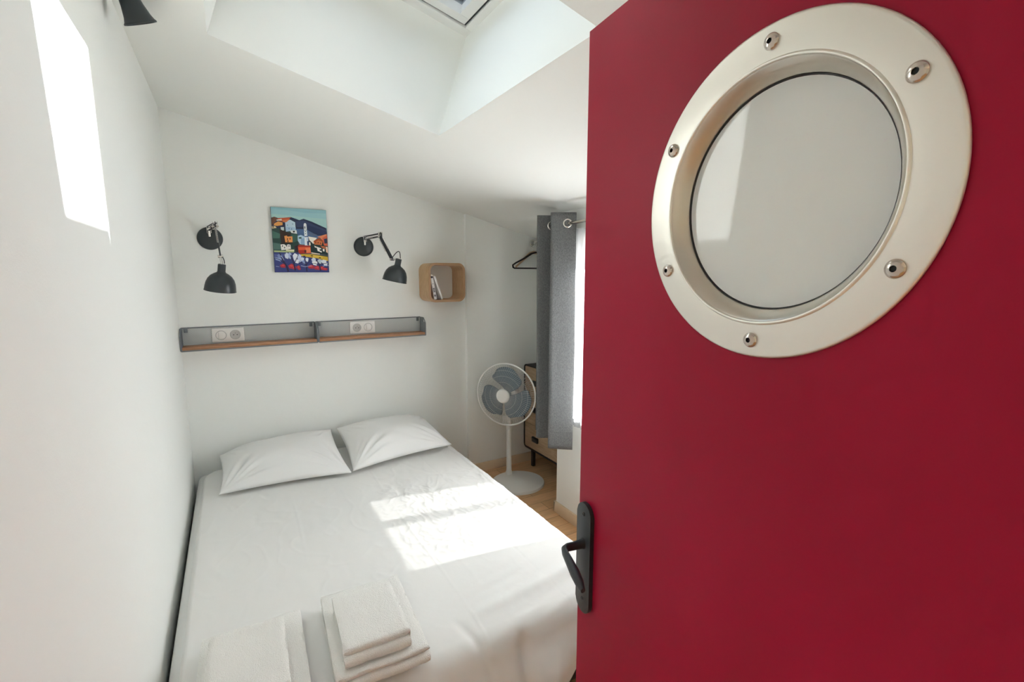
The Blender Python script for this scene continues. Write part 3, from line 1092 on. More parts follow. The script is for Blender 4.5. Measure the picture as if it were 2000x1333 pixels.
# ------------------------------------------------------------------ painting (canvas seen as drawn in the photo)
def px2uv(p):
    """zoomed photograph pixel -> (u,v) on the canvas by inverse bilinear"""
    A, B, C_, D = (55, 65), (1075, 140), (1125, 1275), (145, 1270)
    u = v = 0.5
    for _ in range(12):
        x = A[0] * (1 - u) * (1 - v) + B[0] * u * (1 - v) + C_[0] * u * v + D[0] * (1 - u) * v
        y = A[1] * (1 - u) * (1 - v) + B[1] * u * (1 - v) + C_[1] * u * v + D[1] * (1 - u) * v
        xu = (B[0] - A[0]) * (1 - v) + (C_[0] - D[0]) * v; yu = (B[1] - A[1]) * (1 - v) + (C_[1] - D[1]) * v
        xv = (D[0] - A[0]) * (1 - u) + (C_[0] - B[0]) * u; yv = (D[1] - A[1]) * (1 - u) + (C_[1] - B[1]) * u
        det = xu * yv - xv * yu
        ex, ey = p[0] - x, p[1] - y
        u += (ex * yv - ey * xv) / det; v += (ey * xu - ex * yu) / det
    return min(1, max(0, u)), min(1, max(0, v))


PX0, PX1, PZ0, PZ1 = 0.247, 0.572, 1.628, 2.030
pc = {}


def paint(hexs):
    if hexs not in pc:
        k = 'paint_' + hexs
        MT[k] = principled('oil_' + hexs, lin(hexs), rough=0.6, spec=0.3)[0]
        pc[hexs] = k
    return pc[hexs]


art = thing('painting', (0.41, YB, PZ0), 'unframed painting of a hillside village with a white bell tower', 'painting')
mb = MB(); mb.box((PX0, YB - 0.018, PZ0), (PX1, YB - 0.0005, PZ1), bevel=0.0015)
part(mb, 'canvas', 'canvas_edge', art)
mb = MB()
lay = [0]


def pg(hexs, pts, wd=None):
    lay[0] += 1
    y = YB - 0.0182 - 0.00002 * lay[0]
    uv = [px2uv(p) for p in pts]
    mb.faces([(PX0 + 0.001 + (PX1 - PX0 - 0.002) * u, y, PZ1 - 0.001 - (PZ1 - PZ0 - 0.002) * v) for u, v in uv], [tuple(range(len(uv)))], paint(hexs))


def strk(hexs, pts, wd):
    """brush stroke of pixel width wd along pts"""
    L, Rr = [], []
    for i, p in enumerate(pts):
        a = pts[max(0, i - 1)]; b_ = pts[min(len(pts) - 1, i + 1)]
        dx_, dy_ = b_[0] - a[0], b_[1] - a[1]; ln = sqrt(dx_ * dx_ + dy_ * dy_) or 1
        ww = wd * (1 - 0.45 * i / max(1, len(pts) - 1)) / 2
        L.append((p[0] - dy_ / ln * ww, p[1] + dx_ / ln * ww)); Rr.append((p[0] + dy_ / ln * ww, p[1] - dx_ / ln * ww))
    for i in range(len(pts) - 1):
        pg(hexs, [L[i], L[i + 1], Rr[i + 1], Rr[i]])


pg('9CC6CC', [(55, 65), (1075, 140), (1095, 620), (80, 620)])
pg('A9CFCB', [(60, 190), (1080, 300), (1085, 470), (620, 330), (480, 260), (60, 260)])
pg('8FBCC6', [(55, 65), (1075, 140), (1076, 200), (700, 185), (300, 120), (57, 110)])
pg('2B3550', [(70, 262), (120, 245), (200, 272), (420, 255), (500, 285), (570, 312), (650, 288), (800, 340), (1080, 465), (1098, 640), (80, 640)])
pg('3A4668', [(500, 330), (650, 320), (800, 380), (1080, 500), (1085, 560), (850, 520), (700, 430), (520, 440)])
pg('4F6C96', [(510, 470), (700, 480), (900, 590), (1000, 600), (900, 660), (520, 620)])
pg('2E3A5E', [(720, 400), (1080, 520), (1090, 580), (900, 575), (730, 490)])
pg('5C6B88', [(740, 520), (900, 580), (850, 610), (735, 580)])
pg('2F4A45', [(75, 440), (330, 480), (520, 560), (560, 760), (560, 900), (120, 900)])
pg('4E7468', [(85, 500), (230, 560), (220, 640), (95, 640)])
pg('3D655C', [(420, 570), (540, 560), (545, 690), (460, 720)])
pg('56766E', [(100, 720), (230, 740), (240, 850), (110, 850)])
pg('6D4A3C', [(72, 268), (120, 246), (180, 275), (150, 330), (80, 400)])
pg('C25B3A', [(170, 270), (290, 265), (420, 262), (350, 320), (300, 350), (250, 330), (210, 320)])
pg('E8E0CE', [(160, 300), (250, 282), (260, 315), (165, 318)])
pg('E5A25A', [(120, 370), (190, 330), (270, 350), (270, 400), (170, 415), (115, 400)])
pg('F0DDB4', [(80, 420), (140, 415), (165, 450), (85, 460)])
pg('33302F', [(92, 425), (118, 425), (118, 442), (92, 442)])
pg('D9E2DF', [(235, 435), (295, 435), (295, 495), (245, 500)])
pg('BFD6E4', [(315, 350), (400, 300), (495, 350), (508, 500), (330, 520)])
pg('A6C3DB', [(320, 430), (505, 440), (508, 500), (330, 520)])
for q in ((380, 450), (425, 460), (445, 370), (350, 390)):
    pg('5F7C98', [(q[0], q[1]), (q[0] + 12, q[1]), (q[0] + 12, q[1] + 22), (q[0], q[1] + 22)])
pg('E4E9E6', [(400, 500), (520, 495), (530, 560), (430, 545)])
pg('2A2C30', [(455, 505), (490, 505), (490, 535), (455, 535)])
pg('DB7F50', [(260, 310), (400, 290), (340, 345), (290, 350)])
pg('3A2B27', [(215, 470), (420, 560), (400, 600), (450, 740), (250, 745), (230, 600)])
pg('EFA15E', [(300, 600), (345, 590), (360, 610), (445, 605), (450, 715), (320, 715)])
for q in ((350, 640), (395, 635), (358, 680)):
    pg('5B3A2E', [(q[0], q[1]), (q[0] + 18, q[1]), (q[0] + 18, q[1] + 32), (q[0], q[1] + 32)])
pg('F4F1EA', [(235, 755), (300, 750), (330, 775), (370, 752), (410, 760), (420, 835), (350, 850), (250, 860)])
for q in ((262, 770), (300, 800), (338, 768), (378, 770)):
    pg('3A4450', [(q[0], q[1]), (q[0] + 16, q[1]), (q[0] + 16, q[1] + 26), (q[0], q[1] + 26)])
pg('E9E6C4', [(330, 850), (480, 850), (478, 890), (335, 885)])
pg('B9C68D', [(120, 865), (470, 878), (475, 905), (125, 895)])
pg('3B2A35', [(480, 790), (560, 760), (620, 780), (600, 930), (520, 930)])
pg('243A3A', [(770, 640), (1090, 720), (1100, 960), (780, 900)])
pg('B5D3E6', [(540, 600), (600, 580), (670, 615), (665, 760), (585, 750), (545, 690)])
pg('8FB3D2', [(600, 650), (670, 640), (672, 760), (600, 745)])
pg('2E5A4E', [(560, 625), (610, 620), (612, 650), (562, 650)])
pg('EDF2F2', [(650, 400), (658, 372), (675, 365), (692, 372), (705, 400), (722, 600), (665, 605)])
pg('3D5A6B', [(662, 425), (682, 425), (684, 470), (666, 470)])
pg('3D5A6B', [(675, 510), (692, 510), (692, 528), (676, 528)])
pg('3D5A6B', [(678, 550), (692, 550), (692, 570), (680, 570)])
pg('C7CFD2', [(695, 400), (705, 400), (722, 600), (708, 602)])
pg('52606C', [(652, 490), (712, 490), (712, 497), (653, 497)])
pg('E8EEF2', [(665, 625), (730, 620), (735, 775), (672, 775)])
pg('C4D6EA', [(700, 630), (733, 628), (735, 770), (712, 772)])
pg('2B3E66', [(715, 700), (765, 690), (770, 770), (720, 770)])
pg('F3EEE4', [(735, 610), (900, 640), (850, 700), (830, 750), (760, 680)])
pg('F2EBDC', [(750, 715), (775, 720), (780, 775), (750, 775)])
pg('D27A47', [(830, 700), (920, 650), (1010, 690), (990, 770), (850, 760)])
pg('A9532C', [(840, 690), (930, 640), (1015, 685), (1010, 715), (925, 680), (845, 725)])
for q in ((865, 715), (910, 715), (955, 725)):
    pg('7E3B24', [(q[0], q[1]), (q[0] + 20, q[1]), (q[0] + 20, q[1] + 26), (q[0], q[1] + 26)])
pg('E58F63', [(900, 620), (1085, 570), (1095, 640), (1010, 690), (960, 640)])
pg('D9694A', [(1000, 640), (1092, 590), (1100, 790), (1030, 780), (1010, 700)])
pg('2E3A52', [(1030, 660), (1090, 650), (1095, 740), (1040, 745)])
pg('E9E4DA', [(845, 780), (890, 800), (900, 820), (860, 815)])
pg('F2F0EA', [(890, 800), (975, 830), (990, 910), (910, 880)])
pg('30424A', [(945, 845), (990, 850), (990, 880), (950, 875)])
pg('EFEDE6', [(1005, 840), (1040, 845), (1040, 890), (1010, 885)])
pg('B96A45', [(960, 780), (1060, 800), (1060, 850), (990, 820)])
pg('F0D2B8', [(1065, 800), (1100, 810), (1105, 920), (1070, 900)])
pg('A8352C', [(540, 800), (560, 765), (770, 780), (780, 815), (550, 815)])
pg('E8633D', [(548, 805), (775, 805), (785, 920), (560, 925)])
pg('F08A5C', [(680, 820), (772, 815), (780, 900), (700, 905)])
pg('B8352A', [(555, 862), (690, 858), (695, 915), (565, 930)])
pg('5A2A2A', [(660, 862), (697, 860), (700, 912), (665, 915)])
pg('EDE3CC', [(790, 905), (950, 930), (950, 945), (795, 925)])
pg('3E463C', [(600, 925), (1100, 965), (1100, 985), (600, 940)])
pg('D9B53E', [(570, 935), (820, 940), (1100, 990), (1108, 1075), (900, 1020), (600, 975)])
pg('E8CB5A', [(780, 955), (1000, 985), (1000, 1010), (800, 985)])
for q in ((640, 962), (780, 958), (930, 995)):
    pg('3B3A24', [(q[0], q[1]), (q[0] + 40, q[1] + 4), (q[0] + 44, q[1] + 20), (q[0] + 4, q[1] + 18)])
pg('3C4680', [(120, 900), (560, 905), (620, 975), (900, 1015), (1108, 1070), (1125, 1275), (145, 1270)])
pg('5A66A0', [(125, 930), (300, 940), (260, 1060), (150, 1050)])
pg('9DAFD8', [(130, 990), (260, 1010), (240, 1070), (160, 1040)])
rnd = random.Random(4)
for (x, y, w, h, c) in ((300, 905, 90, 120, 'D5DEEE'), (370, 900, 60, 130, 'AFC0E2'), (450, 915, 90, 150, 'E7ECF4'), (530, 930, 80, 150, 'C9D5EC'), (480, 1030, 90, 80, 'E9EEF6'), (590, 990, 70, 90, 'D9E2F0'),
                        (620, 1040, 70, 90, '8FA2D0'), (680, 1000, 60, 80, 'E3E9F3'), (790, 1000, 90, 110, 'D3DEEC'), (800, 1060, 110, 90, 'EEF1F5'), (900, 1030, 90, 90, 'BFD0DC'), (970, 1040, 110, 80, 'DFE7EE'), (1010, 1090, 90, 70, 'E6EBF2'), (180, 930, 70, 80, '8494C4')):
    pg(c, [(x, y + h * 0.3), (x + w * 0.4, y), (x + w, y + h * 0.2), (x + w * 0.8, y + h), (x + w * 0.25, y + h * 0.85)])
for (x, y, w, h) in ((225, 1110, 110, 80), (370, 1110, 120, 100), (430, 1150, 90, 70), (520, 1140, 70, 80), (720, 1130, 130, 80), (830, 1150, 130, 80), (930, 1160, 100, 70), (980, 1190, 120, 50), (540, 1190, 60, 40)):
    pg('B23442', [(x, y + h * 0.4), (x + w * 0.5, y), (x + w, y + h * 0.3), (x + w * 0.85, y + h), (x + w * 0.2, y + h * 0.9)])
    pg('D04A4E', [(x + w * .2, y + h * 0.4), (x + w * 0.5, y + h * .2), (x + w * .8, y + h * 0.4), (x + w * 0.6, y + h * .7)])
for pts, w in (([(375, 1260), (340, 1150), (270, 1030), (215, 900)], 30), ([(330, 1130), (230, 1040), (130, 1000)], 16), ([(500, 1240), (470, 1100), (410, 950)], 26), ([(480, 1110), (530, 1000), (560, 940)], 14),
               ([(710, 1260), (695, 1130), (665, 1030)], 24), ([(700, 1140), (620, 1090), (560, 1110)], 12), ([(700, 1140), (760, 1060), (790, 1000)], 12), ([(960, 1250), (940, 1130), (870, 1020)], 24), ([(945, 1130), (1020, 1110), (1120, 1115)], 14), ([(945, 1150), (860, 1110), (800, 1110)], 12), ([(290, 1050), (300, 960), (330, 910)], 10)):
    strk('2C2D4E', pts, w)
for pts, w in (([(600, 1150), (680, 1170), (800, 1150)], 10), ([(240, 960), (280, 1010), (300, 1050)], 12), ([(560, 1090), (620, 1060), (660, 1040)], 12), ([(1000, 1160), (1060, 1150), (1115, 1150)], 12), ([(160, 1160), (220, 1170)], 8)):
    strk('B9C6E6', pts, w)
part(mb, 'painted_scene', None, art, flat=True, recalc=False)

# ------------------------------------------------------------------ wire shelves
def wire_shelf(x0, x1, label):
    yb_, yf = YB - 0.001, 3.250
    z0, z1 = 1.180, 1.302
    t_ = thing('wire_shelf', ((x0 + x1) / 2, YB, z0), label, 'wall shelf', 'wire mesh wall shelves')
    # frame of back, sides and front lip
    mbx = MB()
    r = 0.0036
    mbx.tube([(x0, yb_ - r, z1), (x1, yb_ - r, z1)], r, seg=8)
    mbx.tube([(x0, yb_ - r, z0), (x1, yb_ - r, z0)], r, seg=8)
    mbx.box((x0, yf, z0 - 0.005), (x1, yf + 0.004, z0 + 0.003), bevel=0.001)
    for x in (x0, x1):
        pts = [(x, yb_ - r, z0), (x, yb_ - r, z1), (x, yf + 0.045, z1), (x, yf + 0.004, z1 - 0.035), (x, yf + 0.004, z0)]
        mbx.tube(pts, r, seg=8, closed=True)
    part(mbx, 'frame', 'shelf_grey', t_)
    # side mesh panels and back mesh panel (expanded metal lattice)

    def lattice(mbx, O, U, V, poly_in, pitch, wd, th, W, H):
        O, U, V = Vector(O), Vector(U), Vector(V)
        N_ = U.cross(V).normalized()
        for s in (1, -1):
            k = -H / pitch - 2
            while k < (W + H) / pitch + 2:
                # line: a = k*pitch + s*b/slope
                best = []
                a0 = k * pitch
                pa = (a0 if s == 1 else a0, 0.0)
                pb = (a0 + s * H * 0.62, H)
                (ax_, bx_), (ay_, by_) = pa, pb
                # clip to 0..W
                tt0, tt1 = 0.0, 1.0
                dxx = pb[0] - pa[0]
                if dxx > 0:
                    tt0 = max(tt0, (0 - pa[0]) / dxx); tt1 = min(tt1, (W - pa[0]) / dxx)
                else:
                    tt0 = max(tt0, (W - pa[0]) / dxx); tt1 = min(tt1, (0 - pa[0]) / dxx)
                k += 1
                if tt1 - tt0 < 0.05:
                    continue
                q0 = O + U * (pa[0] + dxx * tt0) + V * (H * tt0)
                q1 = O + U * (pa[0] + dxx * tt1) + V * (H * tt1)
                d = (q1 - q0).normalized()
                mbx.obox((q0 + q1) / 2, d, N_.cross(d), N_, (q1 - q0).length / 2, wd / 2, th / 2)
    mbx = MB()
    lattice(mbx, (x0, yb_ - 0.003, z0), (1, 0, 0), (0, 0, 1), None, 0.0078, 0.0020, 0.001, x1 - x0, z1 - z0)
    part(mbx, 'wire_mesh', 'shelf_mesh', t_, flat=True)
    for x in (x0, x1):
        mbx = MB()
        lattice(mbx, (x, yf + 0.045, z0), (0, 1, 0), (0, 0, 1), None, 0.0078, 0.0024, 0.001, yb_ - yf - 0.045, z1 - z0)
        lattice(mbx, (x, yf + 0.004, z0), (0, 1, 0), (0, 0, 1), None, 0.0078, 0.0024, 0.001, 0.041, z1 - z0 - 0.030)
        part(mbx, 'side_panel', 'shelf_grey', t_, flat=True)
    mbx = MB(); mbx.box((x0 + 0.005, yf + 0.005, z0 + 0.000), (x1 - 0.005, yb_ - 0.012, z0 + 0.019), bevel=0.001)
    part(mbx, 'shelf_board', 'shelf_wood', t_)
    for x in (x0 + 0.022, x1 - 0.022):
        mbx = MB(); mbx.box((x - 0.009, yb_ - 0.009, z1 - 0.028), (x + 0.009, yb_ - 0.006, z1), bevel=0.001)
        mbx.lathe([(0.0045, 0), (0.004, 0.003), (0, 0.0035)], (x, yb_ - 0.009, z1 - 0.018), (0, -1, 0), seg=14)
        part(mbx, 'fixing_tab', 'shelf_grey', t_)


wire_shelf(-0.268, 0.462, 'grey wire shelf with a wooden base, the left of two, near the corner')
wire_shelf(0.470, 1.196, 'grey wire shelf with a wooden base, the right of two, below the right lamp')


def socket_plate(x0, switch_left, label):
    w, z0, z1 = 0.170, 1.2065, 1.290
    y = YB - 0.0105
    t_ = thing('socket_plate', (x0 + w / 2, YB, z0), label, 'socket and switch plate', 'double socket plates')
    mbx = MB(); mbx.box((x0, y, z0), (x0 + w, YB - 0.0045, z1), bevel=0.0025)
    part(mbx, 'plate', 'plate_white', t_)
    cs, cp = (x0 + 0.0475, x0 + 0.123)
    if not switch_left:
        cs, cp = cp, cs
    zc = (z0 + z1) / 2
    mbx = MB()
    mbx.lathe([(0.0255, 0.0), (0.0275, 0.0012), (0.0290, 0.0)], (cs, y, zc), (0, -1, 0), mat='plate_trim', seg=36)
    mbx.box((cs - 0.0135, y - 0.0042, zc - 0.0205), (cs + 0.0135, y + 0.001, zc + 0.0205), mat='plate_white', bevel=0.0015)
    part(mbx, 'switch', 'plate_white', t_)
    mbx = MB()
    mbx.lathe([(0.0290, 0.0), (0.0270, 0.0016), (0.0245, 0.0012), (0.0225, 0.0004), (0.0, 0.0004)], (cp, y, zc), (0, -1, 0), mat='plate_trim', seg=36)
    for dx_ in (-0.0095, 0.0095):
        mbx.lathe([(0.0030, 0.0), (0.0030, 0.0008), (0, 0.0008)], (cp + dx_, y - 0.0002, zc - 0.001), (0, -1, 0), mat='socket_dark', seg=14)
    mbx.lathe([(0.0030, 0.0), (0.0030, 0.006), (0, 0.007)], (cp, y, zc + 0.010), (0, -1, 0), mat='chrome', seg=14)
    part(mbx, 'socket', None, t_)


socket_plate(-0.118, True, 'white plate with switch then socket, in the left wire shelf')
socket_plate(0.689, False, 'white plate with socket then switch, in the right wire shelf')

# ------------------------------------------------------------------ cube shelf with two books
QX0, QX1, QZ0, QZ1, QY = 1.197, 1.477, 1.418, 1.695, 3.172
cs_ = thing('cube_shelf', ((QX0 + QX1) / 2, YB, QZ0), 'rounded square bent-wood cube shelf near the wall seam', 'cube shelf')
mb = MB()
w, h, t = QX1 - QX0, QZ1 - QZ0, 0.016
cxm, czm = (QX0 + QX1) / 2, (QZ0 + QZ1) / 2
OUT = rrect(w, h, 0.052, 8); INN = rrect(w - 2 * t, h - 2 * t, 0.038, 8)
nO = len(OUT)
vs = []
for y in (QY, YB - 0.001):
    vs += [(cxm + a, y, czm + b_) for a, b_ in OUT]
    vs += [(cxm + a, y, czm + b_) for a, b_ in INN]
for i in range(nO):
    j = (i + 1) % nO
    pass
fs_side = []
for i in range(nO):
    j = (i + 1) % nO
    fs_side += [(i, j, 2 * nO + j, 2 * nO + i), (nO + i, 3 * nO + i, 3 * nO + j, nO + j)]
fs_edge = [(i, nO + i, nO + (i + 1) % nO, (i + 1) % nO) for i in range(nO)] + [(2 * nO + i, 2 * nO + (i + 1) % nO, 3 * nO + (i + 1) % nO, 3 * nO + i) for i in range(nO)]
mb.faces(vs, fs_side, 'bent_ply')
part(mb, 'shell', 'bent_ply', cs_, angle=40, recalc=True)
mb = MB()
# thin ply edge band on the front
vs = []
for (y) in (QY - 0.0012,):
    vs += [(cxm + a, y, czm + b_) for a, b_ in OUT] + [(cxm + a, y, czm + b_) for a, b_ in INN]
vs += [(cxm + a, QY + 0.002, czm + b_) for a, b_ in OUT] + [(cxm + a, QY + 0.002, czm + b_) for a, b_ in INN]
fs = [(i, nO + i, nO + (i + 1) % nO, (i + 1) % nO) for i in range(nO)] + [(i, (i + 1) % nO, 2 * nO + (i + 1) % nO, 2 * nO + i) for i in range(nO)] + [(nO + i, 3 * nO + i, 3 * nO + (i + 1) % nO, nO + (i + 1) % nO) for i in range(nO)]
mb.faces(vs, fs, 'ply_edge')
part(mb, 'front_edge', 'ply_edge', cs_, angle=40)


def book(xb, xt, th, hgt, label, marks):
    zb = QZ0 + t + 0.0015
    top = Vector((xt, 0, zb + sqrt(max(0, hgt ** 2 - (xb - xt) ** 2))))
    bot = Vector((xb, 0, zb))
    up = (top - bot).normalized(); rt = Vector((up.z, 0, -up.x))
    y0, y1 = QY + 0.022, QY + 0.145
    c = bot + rt * th / 2 + up * hgt / 2
    c.y = (y0 + y1) / 2
    low = (bot + rt * th).z
    c.z += zb - min(low, zb)
    t_ = thing('book', (c.x, c.y, zb), label, 'book', 'books in the cube shelf')
    mbx = MB()
    for s in (-1, 1):
        mbx.obox(c + rt * s * (th / 2 - 0.001), rt, (0, 1, 0), up, 0.001, (y1 - y0) / 2, hgt / 2)
    mbx.obox(c + Vector((0, -(y1 - y0) / 2 + 0.001, 0)), rt, (0, 1, 0), up, th / 2, 0.001, hgt / 2, bevel=0.0008)
    for (a, b_, ww) in marks:
        mbx.obox(c + Vector((0, -(y1 - y0) / 2 - 0.0002, 0)) + up * (hgt * ((a + b_) / 2 - 0.5)), rt, (0, 1, 0), up, th * ww / 2, 0.0003, hgt * (b_ - a) / 2, 'book_ink')
    mbx.mats = ['book_white', 'book_ink'] if marks else ['book_white']
    part(mbx, 'cover', None, t_, flat=True)
    mbx = MB(); mbx.obox(c, rt, (0, 1, 0), up, th / 2 - 0.002, (y1 - y0) / 2 - 0.003, hgt / 2 - 0.003)
    part(mbx, 'pages', 'book_pages', t_, flat=True)


# ------------------------------------------------------------------ (book marks use index 1)
_old = MB.obox


def obox2(self, c, ax_, ay_, az_, hx, hy, hz, mat=None, bevel=0):
    if mat == 'book_ink':
        self.mats = ['book_white', 'book_ink']
    return _old(self, c, ax_, ay_, az_, hx, hy, hz, mat, bevel)


MB.obox = obox2
book(1.246, 1.217, 0.019, 0.178, 'white book with dark marks on its spine, leaning leftmost in the cube shelf', [(0.86, 0.94, 0.8), (0.30, 0.34, 0.7), (0.36, 0.40, 0.7), (0.42, 0.46, 0.7), (0.12, 0.20, 0.5), (0.62, 0.645, 0.4)])
book(1.300, 1.243, 0.012, 0.172, 'thin plain white book leaning right of the marked one', [])
MB.obox = _old

# ------------------------------------------------------------------ hanging rail and hangers
RX, RZ = 2.17, 1.868
rl = thing('clothes_rail', (RX, YB - 0.03, RZ), 'chrome clothes rail end fixed high on the back wall', 'clothes rail')
mb = MB(); mb.tube([(RX, YB - 0.034, RZ), (RX, YE + 0.004, RZ)], 0.0125, seg=20)
part(mb, 'rail', 'chrome', rl)
for (y, d) in ((YB - 0.031, -1), (YE + 0.001, 1)):
    mb = MB(); mb.lathe([(0, 0), (0.030, 0), (0.030, 0.004), (0.019, 0.008), (0.019, 0.022), (0.0127, 0.022)], (RX, y, RZ), (0, d, 0), seg=30)
    part(mb, 'rail_socket', 'chrome', rl)


def hanger(y, mat, label, half=0.215, drop=0.13, th=0.0045, tilt=0.0, wood=False, x=RX):
    R_ = 0.0165
    apex = Vector((x, y, RZ - 0.075))
    t_ = thing('clothes_hanger', (x, y, RZ), label, 'clothes hanger', 'hangers on the rail')
    mbx = MB()
    pts = []
    for i in range(17):
        a = radians(-35 + 245 * i / 16)
        pts.append(Vector((x + R_ * cos(a), y, RZ + R_ * sin(a) - 0.001)))
    tail = [Vector((x + R_ * 0.6, y, RZ - R_ * 1.4)), Vector((x, y, RZ - 0.045)), apex]
    mbx.tube([*pts[::-1], *tail], 0.0018, seg=8)
    part(mbx, 'hook', 'chrome', t_)
    mbx = MB()
    zb = apex.z - drop
    def rot(p):
        q = Vector(p) - apex
        q.rotate(Matrix.Rotation(tilt, 3, 'Z'))
        return apex + q
    if not wood:
        P_ = [rot(p) for p in [(x, y, apex.z), (x - 0.05, y, apex.z - 0.012), (x - half * 0.55, y, apex.z - drop * 0.42), (x - half * 0.88, y, apex.z - drop * 0.68), (x - half, y, zb + 0.025), (x - half * 0.985, y, zb + 0.006), (x - half * 0.93, y, zb),
                               (x + half * 0.93, y, zb), (x + half * 0.985, y, zb + 0.006), (x + half, y, zb + 0.025), (x + half * 0.88, y, apex.z - drop * 0.68), (x + half * 0.55, y, apex.z - drop * 0.42), (x + 0.05, y, apex.z - 0.012)]]
        mbx.tube(P_, th, seg=8, closed=True)
    else:
        P_ = [rot(p) for p in [(x - half, y, apex.z - drop), (x - half * 0.6, y, apex.z - drop * 0.52), (x - 0.04, y, apex.z - 0.008), (x, y, apex.z), (x + 0.04, y, apex.z - 0.008), (x + half * 0.6, y, apex.z - drop * 0.52), (x + half, y, apex.z - drop)]]
        mbx.tube(P_, [0.007, 0.010, 0.012, 0.013, 0.012, 0.010, 0.007], seg=12, sx=0.6)
    part(mbx, 'shoulders', mat, t_, angle=60)


hanger(3.262, 'velvet_black', 'black velvet clothes hanger in front on the rail, its lower bar showing', th=0.0052, half=0.232)
hanger(3.292, 'velvet_black', 'black velvet clothes hanger just behind the front black one', th=0.0052, half=0.226, tilt=radians(3))
hanger(3.315, 'hanger_wood', 'pale wooden clothes hanger seen through the black ones, nearest the wall', half=0.175, drop=0.120, wood=True)

# ------------------------------------------------------------------ dresser
GX0, GX1, GY0, GY1, GZ0, GZ1 = 2.07, 2.47, 2.52, 3.305, 0.155, 0.875
dr = thing('dresser', (2.27, 2.91, 0), 'oak chest of drawers with black rounded frame behind the curtain', 'chest of drawers')
mb = MB()
OUT = rrect(GY1 - GY0, GZ1 - GZ0, 0.035, 8); INN = rrect(GY1 - GY0 - 0.024, GZ1 - GZ0 - 0.024, 0.025, 8)
cyy, czz = (GY0 + GY1) / 2, (GZ0 + GZ1) / 2
nO = len(OUT)
vs = []
for x in (GX0, GX1):
    vs += [(x, cyy + a, czz + b_) for a, b_ in OUT] + [(x, cyy + a, czz + b_) for a, b_ in INN]
fs = []
for i in range(nO):
    j = (i + 1) % nO
    fs += [(i, j, 2 * nO + j, 2 * nO + i), (nO + i, 3 * nO + i, 3 * nO + j, nO + j), (i, nO + i, nO + j, j), (2 * nO + i, 2 * nO + j, 3 * nO + j, 3 * nO + i)]
mb.faces(vs, fs)
part(mb, 'body', 'dresser_black', dr, angle=40)
mb = MB(); mb.box((GX0 + 0.02, GY0 + 0.013, GZ0 + 0.013), (GX1 - 0.004, GY1 - 0.013, GZ1 - 0.013))
part(mb, 'carcass', 'dresser_oak', dr, flat=True)
zs = [GZ0 + 0.014, 0.378, 0.605, GZ1 - 0.014]
for i in range(3):
    mb = MB(); mb.box((GX0 + 0.004, GY0 + 0.014, zs[i] + (0.002 if i else 0)), (GX0 + 0.02, GY1 - 0.014, zs[i + 1] - 0.002), bevel=0.0015)
    d_ = part(mb, 'drawer', 'dresser_oak', dr)
    zc = (0.262, 0.512, 0.735)[i]
    for yc in (3.125, 2.70):
        mb = MB(); mb.box((GX0 - 0.012, yc - 0.042, zc - 0.022), (GX0 + 0.006, yc + 0.042, zc + 0.022), bevel=0.006, seg=3)
        mb.box((GX0 - 0.016, yc - 0.036, zc + 0.006), (GX0 - 0.008, yc + 0.036, zc + 0.018), bevel=0.003)
        part(mb, 'handle', 'dresser_black', d_)
for x in (GX0 + 0.04, GX1 - 0.04):
    for y in (GY0 + 0.09, GY1 - 0.09):
        mb = MB(); mb.box((x - 0.014, y - 0.014, 0), (x + 0.014, y + 0.014, GZ0 + 0.002), bevel=0.002)
        part(mb, 'leg', 'dresser_black', dr)
mb = MB(); mb.box((GX0 + 0.03, GY0 + 0.05, GZ0 - 0.018), (GX0 + 0.045, GY1 - 0.05, GZ0), bevel=0.002)
part(mb, 'rail', 'dresser_black', dr)

# ------------------------------------------------------------------ curtain, rod, sheer
rod = thing('curtain_rod', (1.72, 2.2, 1.91), 'brushed metal curtain rod passing through the grey curtain', 'curtain rod')
mb = MB(); mb.tube([(1.72, 1.25, 1.915), (1.72, 2.50, 1.909)], 0.0095, seg=18)
part(mb, 'pole', 'polished_steel', rod)
mb = MB(); mb.lathe([(0, 0), (0.014, 0), (0.016, 0.01), (0.016, 0.03), (0.010, 0.038), (0, 0.04)], (1.72, 2.50, 1.909), (0, 1, 0), seg=24)
part(mb, 'finial', 'polished_steel', rod)
for y in (1.30, 2.455):
    mb = MB(); mb.tube([(1.72, y, 1.91), (XR if y < YE else XR + 0.0, y if y < YE else 2.46, 1.91)], 0.006, seg=12)
    mb.lathe([(0, 0), (0.02, 0), (0.02, 0.005), (0, 0.006)], (XR, y if y < YE else 2.46, 1.91), (-1, 0, 0), seg=20)
    part(mb, 'bracket', 'polished_steel', rod)

CP = [(1.758, 2.240), (1.745, 2.246), (1.712, 2.266), (1.672, 2.292), (1.642, 2.312), (1.642, 2.328), (1.690, 2.352), (1.745, 2.385), (1.775, 2.41), (1.772, 2.427), (1.73, 2.437), (1.69, 2.450), (1.650, 2.467), (1.650, 2.48), (1.69, 2.495), (1.74, 2.51), (1.785, 2.53), (1.785, 2.545), (1.77, 2.56), (1.725, 2.575)]


def catmull(P_, n_):
    out = []
    for i in range(len(P_) - 1):
        p0 = Vector(P_[max(0, i - 1)]); p1 = Vector(P_[i]); p2 = Vector(P_[i + 1]); p3 = Vector(P_[min(len(P_) - 1, i + 2)])
        for k in range(n_):
            t_ = k / n_
            out.append(0.5 * ((2 * p1) + (p2 - p0) * t_ + (2 * p0 - 5 * p1 + 4 * p2 - p3) * t_ * t_ + (3 * p1 - p0 - 3 * p2 + p3) * t_ ** 3))
    out.append(Vector(P_[-1]))
    return out


CC = catmull(CP, 6)
cu = thing('curtain', (1.72, 2.42, 0.56), 'grey linen eyelet curtain gathered in folds beside the door', 'curtain')


